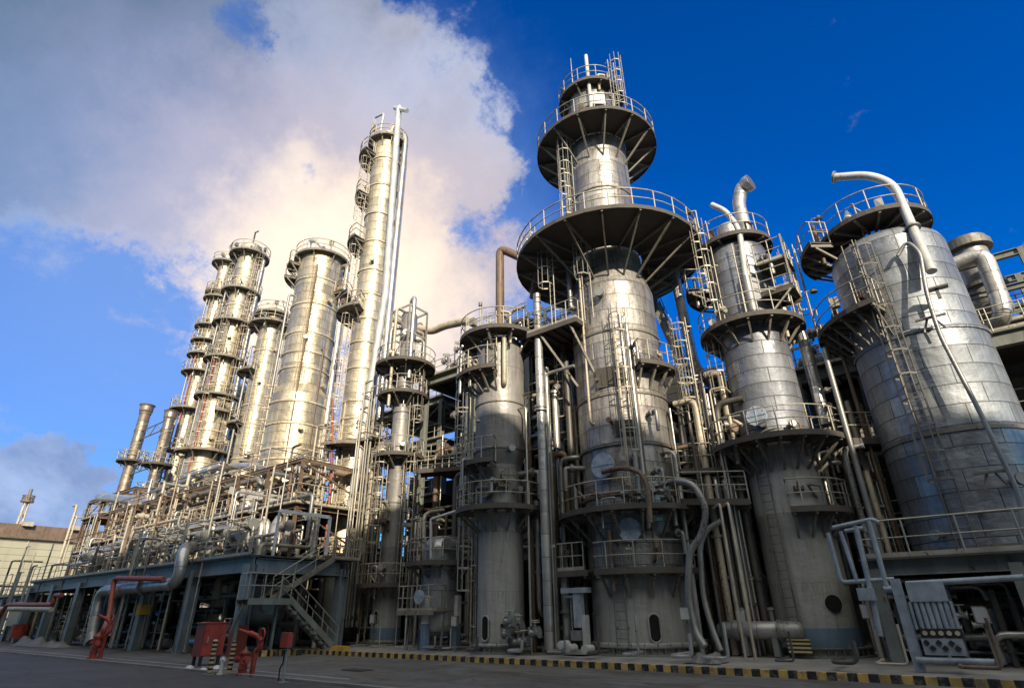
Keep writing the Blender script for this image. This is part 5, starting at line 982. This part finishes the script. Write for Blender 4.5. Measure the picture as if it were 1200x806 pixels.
pipe('elbow_pipe', 'wide silver elbow pipe joining the huge bluish vessel to the flanged upright drum', [P(1092, 325, 27.4), P(1120, 309, 27.4), P(1152, 298, 27.4), P(1172, 352, 27.4), P(1176, 372, 27.4), P(1160, 388, 28.2), P(1145, 394, 29)], .32, 'clad_pipe', 'pipe', n=18, rb=1.1)
pipe('level_pipe', 'fat level pipe seen against the sky between the two right hand vessels', [P(930, 398, 29), P(960, 388, 29), P(1000, 372, 29)], .25, 'pipe_grey', 'pipe', n=12, flanges=(.3,))
for k, (px_, py_, hh) in enumerate(((902, 258, 0), )): pass
# tall railed frames between column and vessel
m = MB(); zz = P(925, 395, 28.6).z; xa, xb = P(905, 395, 28.6).x, P(945, 395, 28.6).x
for x_ in (xa, (xa+xb)/2, xb): m.bar((x_, 28.6, zQ), (x_, 28.6, zQ+3.6), .08, .08)
for h in (1.2, 2.4, 3.6): m.bar((xa, 28.6, zQ+h), (xb, 28.6, zQ+h), .06, .08)
m.build('pipe_stanchion', 'galv', None, 'slim steel stanchion frame on the roof deck between the two right hand vessels', 'frame')
# lamp on a tall pole before the dark opening
q = P(978, 445, 26); t = thing('lamp_post', 'slim lamp post in front of the dark opening left of the huge bluish vessel', 'lamp post', (q.x, 26, 4)); MB().rod((q.x, 26, 4.2), (q.x, 26, q.z), .05, 8).build('pole', 'galv', t); MB().rod((q.x, 26, q.z-.2), (q.x, 26, q.z+.1), .22, 12, .1).build('lamp_head', 'galv_dark', t)
for k, (px_, py_, Y_) in enumerate(((563, 357, 26), (812, 262, 26.5))):
    q = P(px_, py_, Y_); t = thing('lamp_post', ['slim lamp post rising over the roof deck of the tall structure', 'slim lamp post just right of the widest walkway'][k], 'lamp post', (q.x, Y_, q.z-4)); MB().rod((q.x, Y_, q.z-4), (q.x, Y_, q.z), .045, 6).build('pole', 'galv', t); MB().rod((q.x, Y_, q.z-.1), (q.x, Y_, q.z+.15), .14, 10).build('lamp_head', 'galv_dark', t)
# ---- control panel and pale blue pipe frame, right
Yp = 19.2
def pp(px, py, Y=Yp): return P(px, py, Y)
t = thing('control_panel', 'pale blue steel control stand with six upright tubes and a row of dials', 'control panel', (pp(1075, 786).x, Yp, .13))
bx = pp(1066, 740).x; zt_ = pp(1050, 678).z; m = MB(); m.box((bx, Yp, (zt_+.13)/2), (.22, .34, zt_-.13)); m.build('post', 'pale_blue', t)
def slab(px0, py0, px1, py1, dy, th, mat, name, parent): 
    a = pp(px0, py0, Yp+dy); c = pp(px1, py1, Yp+dy); zc0, zc1 = sorted((a.z, c.z)); m = MB(); m.box(((a.x+c.x)/2, Yp+dy, (zc0+zc1)/2), (abs(c.x-a.x), th, zc1-zc0)); return m.build(name, mat, parent), (min(a.x, c.x), max(a.x, c.x), zc0, zc1)
o, bb = slab(1060, 682, 1112, 704, -.2, .08, 'pale_blue', 'head_plate', t)
w_ = bb[1]-bb[0]; zlo = pp(1090, 737).z
for k in range(6): x_ = bb[0]+w_*(k+.6)/6.4+.02; MB().rod((x_, Yp-.16, zlo), (x_, Yp-.16, bb[2]+.01), .06, 10).build('tube', 'pale_blue', t)
for x_ in (bb[0]-.02, bb[1]+.03): MB().box((x_, Yp-.18, (zlo+bb[2])/2), (.06, .1, bb[2]-zlo)).build('side_rail', 'pale_blue', t)
o, b2 = slab(1077, 736, 1130, 747, -.24, .12, 'black', 'dial_strip', t)
m = MB()
for k in range(5): x_ = b2[0]+(b2[1]-b2[0])*(k+.6)/5.2; zc = (b2[2]+b2[3])/2; m.rod((x_, Yp-.3, zc), (x_, Yp-.33, zc), .055, 14)
m.build('dial', 'pipe_cream', o)
o, b3 = slab(1079, 747.5, 1134, 768, -.22, .14, 'pale_blue', 'switch_plate', t)
m = MB(); W3 = b3[1]-b3[0]; H3 = b3[3]-b3[2]
for k in range(3):
    for j in range(2): x_ = b3[0]+W3*(.12+.3*k+.12*j); zc = b3[3]-H3*(.25+.32*j); m.box((x_, Yp-.31, zc), (.1, .04, .1), (Vector((.7071, 0, .7071)), Vector((0, 1, 0)), Vector((-.7071, 0, .7071))))
m.build('switch', 'black', o)
a, c = pp(1074, 772), pp(1164, 769); MB().rod((bx, Yp-.25, a.z), (c.x, Yp-.25, a.z), .075, 10).build('bottom_pipe', 'pale_blue', t)
t = thing('pipe_rig', 'pale blue pipework frame with a box, left of the control stand', 'pipework', (pp(1010, 690).x, Yp+.6, 2))
for k, (pl, r_) in enumerate((([(970, 624), (986, 682), (1048, 678)], .06), ([(976, 618), (1022, 608), (1030, 612)], .06), ([(1003, 616), (1020, 690), (1032, 745)], .075), ([(985, 622), (1004, 680)], .06), ([(1018, 610), (1040, 690)], .07), ([(990, 622), (1012, 618)], .06), ([(1062, 684), (1200, 676)], .075), ([(1036, 690), (1052, 690)], .09))):
    MB().tube(fillet([P(x_, y_, Yp+.6) for x_, y_ in pl], .12), r_, 8).build('rig_pipe', 'pale_blue', t)
slab(1004, 689, 1028, 703, .55, .3, 'pale_blue', 'junction_box', t)
# ---- pump skid between the plain grey column and the tower
Yp = 20.4
t = thing('pump_skid', 'whitish blue upright pump set between the plain grey column and the widest tower', 'pump', (pp(676, 765).x, Yp, .13))
o, bb = slab(660, 689, 690, 694, 0, .4, 'pale_blue', 'top_beam', t); slab(673, 694, 684, 735, 0, .3, 'pale_blue', 'column_duct', t); slab(663, 697, 672, 700, 0, .2, 'pale_blue', 'bracket', t); slab(669, 700, 671.5, 750, 0, .08, 'white', 'upright', t); slab(684, 720, 690, 760, .05, .35, 'off_white', 'side_panel', t); slab(672, 738, 684, 750, 0, .4, 'pipe_grey', 'motor', t); slab(663, 725, 668, 745, 0, .25, 'steel_grey', 'gear_box', t)
for px_, py_ in ((662, 755), (670, 759), (690, 760)): q = pp(px_, py_); MB().rod(q+Vector((0, -.3, 0)), q+Vector((0, .2, 0)), .14, 14).build('pump_flange', 'off_white', t)
slab(664, 760, 692, 766, 0, .7, 'concrete', 'base', t)
# ---- roadside things
q = G(240, 779); h = zat(q.x, q.y, 730)
t = thing('hose_cabinet', 'red steel hose cabinet standing by the roadside in front of the table legs', 'cabinet', (q.x, q.y, 0)); w_ = .6
MB().box((q.x, q.y, (h+.3)/2), (w_, .85, h-.3)).build('body', 'dark_red', t); MB().box((q.x+w_/2+.012, q.y, (h+.3)/2), (.02, .8, h-.36)).build('door', 'red', t); MB().box((q.x+w_/2+.045, q.y-.25, (h+.3)/2), (.05, .04, .2)).build('handle', 'galv', t); MB().box((q.x, q.y, h+.02), (w_+.08, .93, .04)).build('lid', 'red', t)
for dx in (-.24, .24):
    for dy in (-.32, .32): MB().box((q.x+dx, q.y+dy, .15), (.09, .09, .3)).build('leg', 'black', t)
for k, (px_, py_, top) in enumerate(((245, 790, 750), (268, 790, 752))):
    q = G(px_, py_); h = zat(q.x, q.y, top); t = thing('bollard', ['yellow and black striped bollard in front of the red cabinet', 'yellow and black striped bollard next to the short white post'][k], 'bollard', (q.x, q.y, 0), 'striped bollards'); MB().rod((q.x, q.y, 0), (q.x, q.y, h), .075, 12).rod((q.x, q.y, h), (q.x, q.y, h+.03), .075, 12, .04).build('post', 'stripes_small', t); MB().rod((q.x, q.y, 0), (q.x, q.y, .03), .16, 12).build('base', 'concrete', t)
q = G(258, 790); h = zat(q.x, q.y, 769); m = MB(); m.rod((q.x, q.y, 0), (q.x, q.y, h), .055, 10); m.rod((q.x-.1, q.y, h-.08), (q.x+.1, q.y, h-.08), .05, 8); m.rod((q.x, q.y, 0), (q.x, q.y, .04), .12, 12); m.build('white_post', 'white', None, 'short white stub post between the two striped bollards', 'post')
def hydrant(label, q, hb, mon, s=1.0):
    t = thing('fire_hydrant', label, 'hydrant', (q.x, q.y, 0)); x, y = q.x, q.y
    MB().rod((x, y, 0), (x, y, .06), .2*s, 14).rod((x, y, .06), (x, y, hb*.82), .13*s, 14).rod((x, y, hb*.82), (x, y, hb*.88), .18*s, 14).rod((x, y, hb*.88), (x, y, hb), .12*s, 12, .05*s).build('barrel', 'red', t)
    for sd_ in (-1, 1): MB().rod((x, y, hb*.6), (x+sd_*.28*s, y-.05, hb*.6), .07*s, 10).rod((x+sd_*.28*s, y-.05, hb*.6), (x+sd_*.34*s, y-.06, hb*.6), .1*s, 10).build('outlet', 'red', t)
    for k in range(8): a = k*math.pi/4; MB().rod((x+.16*s*math.cos(a), y+.16*s*math.sin(a), hb*.8), (x+.16*s*math.cos(a), y+.16*s*math.sin(a), hb*.9), .018, 6).build('bolt', 'pipe_dark', t)
    MB().rod((x, y, hb*.25), (x, y, hb*.29), .17*s, 14).build('flange', 'red', t); MB().rod((x, y, hb), (x, y, hb+.06), .03, 6).build('spindle', 'galv', t)
    MB().tube(fillet([(x+.3*s, y-.06, hb*.57), (x+.26*s, y-.08, hb*.42), (x+.12*s, y-.12, hb*.5)], .1), .012, 5).build('cap_chain', 'galv_dark', t)
    if mon:
        o = MB().tube(fillet([(x+.12, y+.25, 0), (x+.12, y+.25, hb*.9), (x+.30, y+.3, hb*1.05), (x+.26, y+.3, hb*1.35), (x+.05, y+.25, hb*1.5), (x-.12, y+.1, hb*1.62)], .15), .08*s, 10).build('monitor_pipe', 'red', t)
        m = MB(); m.tube([(x+.35+.14*math.cos(i*math.pi/6), y+.25, hb*1.55+.17*math.sin(i*math.pi/6)) for i in range(12)], .03, 6, closed=True); m.build('handwheel', 'red', t); MB().rod((x-.1, y+.1, hb*1.6), (x-.5, y-.05, hb*1.75), .06, 10, .035).build('nozzle', 'red', t)
    return t
q = G(283, 791); hydrant('red fire hydrant with a water monitor, right of the striped bollards', q, zat(q.x, q.y, 760), True, .95)
q = G(108, 771); hydrant('far red hydrant with a red pipe rising from it, by the fat silver pipes', q, 1.0, True, 1.05)
q = G(35, 762); t = thing('red_drum', 'small red drum under the pale bin at the far end', 'drum', (q.x, q.y, 0)); zr_ = P(23, 738, LY0-.5); MB().rod((zr_.x, LY0-.5, zr_.z-.5), (zr_.x, LY0-.5, zr_.z+.4), .5, 16).build('body', 'red', t)
a = P(15, 727, LY0+.2); m = MB(); m.box((a.x+1, LY0+.6, a.z+.5), (2.8, 1.4, 1.7)); m.build('storage_bin', 'pipe_cream', None, 'pale yellowish bin at the far end above the small red drum', 'bin')
q = G(331, 800); t = thing('alarm_post', 'grey post carrying a red box, alone on the apron in front of the stair', 'post', (q.x, q.y, 0)); h = zat(q.x, q.y, 742)
MB().rod((q.x, q.y, 0), (q.x, q.y, h-.1), .04, 8).build('post', 'galv', t); MB().box((q.x-.02, q.y-.05, h-.15), (.34, .16, .36)).build('red_box', 'red', t); MB().box((q.x, q.y, .015), (.25, .25, .03)).build('base', 'concrete', t)
MB().tube(fillet([(q.x-.2, q.y, 0), (q.x-.22, q.y, .35), (q.x-.1, q.y, .45), (q.x-.12, q.y, .7), (q.x-.02, q.y, .8)], .08), .02, 5).build('cable', 'black', t)
for k, (px_, py_) in enumerate(((222, 783), (238, 786), (254, 783))):
    q = G(px_, py_); m = MB(); m.lathe(q.x, q.y, [[(.16, 0), (.13, .06), (.06, .1), (0, .11)]], 9); m.build('stone', 'off_white', None, 'small pale stone lying in front of the red cabinet', 'stone', 'small pale stones before the red cabinet')
# yellow black blocks under the stair and by its foot
for k in range(4):
    q = G(300+14*k, 769-.5*k); MB().box((q.x, q.y+.2, .12), (.55, .25, .24)).build('kerb_block', 'kerb', None, 'yellow and black painted kerb block beneath the stair landing', 'kerb block', 'painted kerb blocks beneath the stair')
q = G(394, 766); MB().box((q.x, q.y+.2, .16), (.9, .4, .32)).build('kerb_block', 'yellow', None, 'single yellow kerb block at the foot of the stair', 'kerb block')
# crumpled grey covers
def tarp(label, px0, px1, py, Y, h, seed):
    rg = random.Random(seed); a, c = P(px0, py, Y).x, P(px1, py, Y).x; nx, ny = 26, 9; m = MB(); vs = []
    for j in range(ny+1):
        for i in range(nx+1):
            u, v = i/nx, j/ny; e = min(1, 4*min(u, 1-u))*min(1, 3.0*min(v, 1-v)); vs.append((a+(c-a)*u+rg.uniform(-.04, .04), Y-.5+1.1*v+rg.uniform(-.04, .04), .02+.13*(Y > 17)+h*.6*e*(.55+.45*math.sin(u*9+seed)*math.cos(v*5+u*4))+rg.uniform(0, .04)*e))
    m._add(vs, [(j*(nx+1)+i, j*(nx+1)+i+1, (j+1)*(nx+1)+i+1, (j+1)*(nx+1)+i) for j in range(ny) for i in range(nx)], True); m.build('tarpaulin', 'sheet', None, label, 'tarpaulin')
tarp('crumpled grey tarpaulin on the ground at the foot of the ribbed pipe', 806, 846, 765, 19.3, .45, 1); tarp('long crumpled grey tarpaulin lying along the far table legs', 18, 52, 757, LY0-1.2, .9, 2); tarp('shorter crumpled grey tarpaulin between the far table legs and the hydrant', 54, 76, 757, LY0-1.0, .6, 3)
tarp('dark crumpled cover behind the red cabinet', 200, 226, 765, LY0+.6, .6, 4)
# little striped box by the ladder foot of the steel clad column
q = P(948, 768, 22.4); MB().box((q.x-.2, 22.3, .5), (.7, .15, .4)).build('hazard_board', 'stripes_small', None, 'small yellow and black hazard board at the foot of the steel clad column', 'board')
# ---- far end: clad hall, flare mast, white mast
XH = -108; c0 = PX(0, 620, XH); yy = c0.y; t = thing('clad_hall', 'pale yellow hall with level cladding lines and a rusty roof, far end', 'building', (XH-15, 35, 0)); hz = c0.z-.9
b = MB(); b._add([(XH, -5, 0), (XH, 60, 0), (XH, 60, hz), (XH, -5, hz), (XH-40, -5, 0), (XH-40, -5, hz)], [(0, 1, 2, 3), (4, 0, 3, 5)], False, [[(0, 0), (65, 0), (65, hz), (0, hz)], [(0, 0), (40, 0), (40, hz), (0, hz)]]); b.build('wall', 'siding', t)
b = MB(); b.box((XH+.1, 27.5, hz+.0), (.9, 65.5, .3)); b.box((XH-1.2, 27.5, hz+1.0), (.3, 65.5, 1.9)); b.build('roof', 'pipe_rust', t)
for y_, k in ((24, 0), (30, 1), (36, 2)): MB().box((XH-1.0, y_, hz+2.0), (1.4, 1.2, .6)).build('roof_vent', 'pipe_cream', t)
for k in range(14): MB().box((XH+.05, -3+k*4.6, hz/2), (.1, .12, hz-.3)).build('cladding_joint', 'pipe_cream', t)
def mast(label, px, py, X, base, s, mat, lattice=True):
    q = PX(px, py, X); t = thing('lattice_mast', label, 'mast', (X, q.y, 0)); m = MB(); zt = q.z
    if lattice:
        for a in range(4):
            c, si = math.cos(R(45+90*a)), math.sin(R(45+90*a)); m.rod((X+c*s, q.y+si*s, 0), (X+c*s*.5, q.y+si*s*.5, zt-2), .16, 5)
        z = 0; k = 0
        while z < zt-4:
            for a in range(4):
                f0, f1 = 1-.5*z/zt, 1-.5*(z+2.5)/zt; a2 = (a+1) % 4; p = Vector((X+math.cos(R(45+90*a))*s*f0, q.y+math.sin(R(45+90*a))*s*f0, z)); w2 = Vector((X+math.cos(R(45+90*a2))*s*f1, q.y+math.sin(R(45+90*a2))*s*f1, z+2.5)); m.rod(p, w2, .09, 4, cap=False)
            z += 2.5
        m.build('lattice', mat, t); p_ = MB(); p_.ringslab(X, q.y, .3, s*1.3, zt-3.0, zt-2.6, n=12); p_.rail([(X+s*1.2*math.cos(i*math.pi/4), q.y+s*1.2*math.sin(i*math.pi/4), zt-2.6) for i in range(8)], r=.1, closed=True, toe=False); p_.build('platform', 'pipe_rust', t); MB().rod((X, q.y, zt-2.8), (X, q.y, zt), .35, 8).build('flare_tip', 'galv_dark', t)
    else:
        m.rod((X, q.y, 0), (X+.0, q.y, zt), s, 8, s*.7); m.build('pole', mat, t); MB().bar((X-1.5, q.y, zt), (X+3, q.y, zt+.4), .2, .2).build('cross_arm', mat, t)
mast('slim lattice flare mast beyond the pale yellow hall', 37, 573, -170, 0, 1.0, 'pipe_cream'); mast('plain white mast beyond the pale yellow hall, next to the stack frame', 107, 590, -135, 0, .45, 'white', False)
HAZE = 0
# ---------------------------------------------------------------- camera, light, sky
cam = bpy.data.cameras.new('camera'); co = bpy.data.objects.new('camera', cam); col.objects.link(co); sc.camera = co
cam.sensor_width = 36; cam.lens = FPX/1200*36; cam.clip_end = 5000; cam.clip_start = .05
fw = Vector((-CA*math.cos(PITCH), SA*math.cos(PITCH), math.sin(PITCH))); rt = Vector((SA, CA, 0)); up = rt.cross(fw)
c, s = math.cos(ROLL), math.sin(ROLL)
# image right/up vectors: a world vertical leans by ROLL in the picture
ir = rt*c - up*s; iu = rt*s + up*c
M = Matrix((ir, iu, -fw)).transposed().to_4x4(); M.translation = Vector((0, 0, EYE)); co.matrix_world = M
def sun_dir(): 
    el = R(SUN_EL); a = Vector((.8, -.6, 0)).normalized(); return Vector((a.x*math.cos(el), a.y*math.cos(el), math.sin(el)))
SUN_EL = 24
sd = sun_dir(); L = bpy.data.lights.new('sun', 'SUN'); L.energy = 4.3; L.angle = R(.5); L.color = (1, .87, .68); lo = bpy.data.objects.new('sun', L); col.objects.link(lo)
lo.rotation_euler = (-sd).to_track_quat('-Z', 'Y').to_euler(); lo.location = (0, -20, 60)
w = bpy.data.worlds.new('World'); sc.world = w; w.use_nodes = True; nt = w.node_tree; nt.nodes.clear()
out = N(nt, 'OutputWorld'); bg = N(nt, 'Background'); nt.links.new(bg.outputs[0], out.inputs[0]); bg.inputs[1].default_value = .1
sky = N(nt, 'TexSky'); sky.sky_type = 'NISHITA'; sky.sun_disc = False; sky.sun_elevation = R(SUN_EL); sky.sun_rotation = math.atan2(.8, -.6); sky.air_density = 1.0; sky.dust_density = .4; sky.ozone_density = 2.5
hs = N(nt, 'HueSaturation'); hs.inputs['Saturation'].default_value = 1.6; hs.inputs['Value'].default_value = 1.0; nt.links.new(sky.outputs[0], hs.inputs['Color'])
D = N(nt, 'TexCoord').outputs['Generated']
nz = N(nt, 'TexNoise'); nz.inputs['Scale'].default_value = 7; nz.inputs['Detail'].default_value = 8; nz.inputs['Roughness'].default_value = .68; nt.links.new(D, nz.inputs['Vector'])
v1 = N(nt, 'VectorMath', operation='SUBTRACT'); nt.links.new(nz.outputs['Color'], v1.inputs[0]); v1.inputs[1].default_value = (.5, .5, .5)
v2 = N(nt, 'VectorMath', operation='SCALE'); nt.links.new(v1.outputs[0], v2.inputs[0]); v2.inputs['Scale'].default_value = .22
v3 = N(nt, 'VectorMath', operation='ADD'); nt.links.new(D, v3.inputs[0]); nt.links.new(v2.outputs[0], v3.inputs[1])
v4 = N(nt, 'VectorMath', operation='NORMALIZE'); nt.links.new(v3.outputs[0], v4.inputs[0]); DW = v4.outputs[0]
def blob(px, py, deg, amt):
    d = ray(px, py); d = Vector(d).normalized(); v = N(nt, 'VectorMath', operation='DOT_PRODUCT'); nt.links.new(DW, v.inputs[0]); v.inputs[1].default_value = d
    m = N(nt, 'MapRange'); m.interpolation_type = 'SMOOTHSTEP'; nt.links.new(v.outputs['Value'], m.inputs[0]); m.inputs[1].default_value = math.cos(R(deg)); m.inputs[2].default_value = 1.0; m.inputs[3].default_value = 0; m.inputs[4].default_value = amt; return m.outputs[0]
def addn(a, b_):
    n = N(nt, 'Math', operation='ADD'); nt.links.new(a, n.inputs[0])
    if isinstance(b_, (int, float)): n.inputs[1].default_value = b_
    else: nt.links.new(b_, n.inputs[1])
    return n.outputs[0]
CL = [(60, 60, 15, .75), (200, 70, 13, .7), (330, 60, 12, .75), (440, 110, 11, .75), (540, 175, 8, .6), (565, 200, 5, .4), (340, 220, 16, .9), (500, 330, 12, .75), (200, 170, 12, .6), (60, 150, 11, .4), (600, 330, 8, .3), (420, 400, 16, .7), (-80, 60, 18, .7), (60, 575, 5, .75), (20, 600, 4.5, .7), (95, 590, 3.5, .7), (130, 565, 3, .35), (-40, 560, 7, .8), (285, 48, 5.0, -1.25), (250, 480, 12, .3)]
acc = None
for q in CL: o_ = blob(*q); acc = o_ if acc is None else addn(acc, o_)
def dblob(v_, deg, amt):
    v = N(nt, 'VectorMath', operation='DOT_PRODUCT'); nt.links.new(D, v.inputs[0]); v.inputs[1].default_value = Vector(v_).normalized()
    m = N(nt, 'MapRange'); m.interpolation_type = 'SMOOTHSTEP'; nt.links.new(v.outputs['Value'], m.inputs[0]); m.inputs[1].default_value = math.cos(R(deg)); m.inputs[2].default_value = 1.0; m.inputs[4].default_value = amt; return m.outputs[0]
back = addn(dblob((CA, -SA, .55), 75, 1.1), dblob((CA*.5, -SA*.5, 1), 45, 1.8)); acc = addn(acc, back)          # unseen bright cloud added behind and above the viewer as fill light
def wn(scale, det, rough, dist=0, loc=(0, 0, 0)): return noise(nt, mapping(nt, D, (1, 1, 1.3), loc), scale, det, rough, dist)
n1 = wn(4.5, 10, .66, .25); n2 = wn(16, 8, .65, .3, (3, 1, 2)); n3 = wn(3.6, 9, .62, .35, (7, 2, 5)); n4 = wn(1.7, 4, .5, .2, (1, 5, 3))
mm = N(nt, 'Math', operation='MULTIPLY_ADD'); nt.links.new(n1, mm.inputs[0]); mm.inputs[1].default_value = 2.3; nt.links.new(acc, mm.inputs[2])
mm2 = N(nt, 'Math', operation='MULTIPLY_ADD'); nt.links.new(n2, mm2.inputs[0]); mm2.inputs[1].default_value = 1.1; nt.links.new(mm.outputs[0], mm2.inputs[2])
mr = N(nt, 'MapRange'); mr.interpolation_type = 'SMOOTHSTEP'; nt.links.new(mm2.outputs[0], mr.inputs[0]); mr.inputs[1].default_value = 1.95; mr.inputs[2].default_value = 2.6; mask = mr.outputs[0]
lit = mixc(nt, ramp(nt, n3, [(.43, 0), (.57, 1)]), (1.3, 1.2, 1.6), (3.3, 3.0, 3.2))
bkc = N(nt, 'Math', operation='MINIMUM'); nt.links.new(back, bkc.inputs[0]); bkc.inputs[1].default_value = 1.0
lit = mixc(nt, bkc.outputs[0], lit, (9.0, 8.8, 8.0))
edge = N(nt, 'MapRange'); nt.links.new(mm2.outputs[0], edge.inputs[0]); edge.inputs[1].default_value = 2.1; edge.inputs[2].default_value = 2.9; edge.inputs[3].default_value = 1; edge.inputs[4].default_value = 0
eg = N(nt, 'Math', operation='MULTIPLY'); nt.links.new(edge.outputs[0], eg.inputs[0]); eg.inputs[1].default_value = .5
lit = mixc(nt, blob(60, 20, 28, 1.0), lit, (.75, 1.15, 1.65)); lit = mixc(nt, blob(250, 200, 18, .75), lit, (2.1, 1.75, 2.1)); lit = mixc(nt, addn(blob(400, 85, 9, .5), blob(520, 150, 10, .6)), lit, (4.4, 4.7, 5.9))
h1 = blob(285, 48, 9, 1.0); h2 = N(nt, 'Math', operation='SUBTRACT'); h2.inputs[0].default_value = 1.0; nt.links.new(h1, h2.inputs[1]); h3 = N(nt, 'Math', operation='MULTIPLY'); nt.links.new(eg.outputs[0], h3.inputs[0]); nt.links.new(h2.outputs[0], h3.inputs[1])
lit = mixc(nt, h3.outputs[0], lit, (4.8, 5.6, 7.6))
low = blob(60, 600, 9, 1.0)
lit = mixc(nt, low, lit, mixc(nt, ramp(nt, n1, [(.42, 0), (.6, 1)]), (.6, .9, 1.9), (4.2, 4.8, 6.2)))
glow = blob(400, 370, 27, .9)
lit2 = mixc(nt, glow, lit, (8.6, 5.6, 3.0)); lit2 = mixc(nt, blob(390, 350, 16, 1.0), lit2, (20, 14, 5.5))
hz_ = mixc(nt, 1.0, hs.outputs[0], (.0, .86, 1.42), 'MULTIPLY')
skyc = mixc(nt, mask, hz_, lit2)
thin = N(nt, 'Math', operation='MULTIPLY'); nt.links.new(blob(300, 430, 42, 1.0), thin.inputs[0]); thin.inputs[1].default_value = .6
skyc = mixc(nt, thin.outputs[0], skyc, (2.4, 3.9, 7.2))
nt.links.new(skyc, bg.inputs[0])
if HAZE:
    m = bpy.data.materials.new('haze'); m.use_nodes = True; n_ = m.node_tree; n_.nodes.clear(); o_ = n_.nodes.new('ShaderNodeOutputMaterial'); v_ = n_.nodes.new('ShaderNodeVolumePrincipled'); v_.inputs['Density'].default_value = HAZE; v_.inputs['Color'].default_value = (1, .80, .50, 1); v_.inputs['Anisotropy'].default_value = 0.0; n_.links.new(v_.outputs[0], o_.inputs['Volume']); MATS['haze'] = m
    b = MB(); b.box((-60, 25, 28.5), (340, 190, 61)); h = b.build('haze', 'haze', None, kind='stuff')
sc.view_settings.view_transform = 'Standard'; sc.view_settings.look = 'None'; sc.view_settings.exposure = 0.38; sc.view_settings.gamma = 1; sc.view_settings.use_curve_mapping = False
sc.cycles.use_denoising = True; sc.cycles.max_bounces = 6; sc.cycles.caustics_reflective = False; sc.cycles.caustics_refractive = False; sc.cycles.sample_clamp_indirect = 4
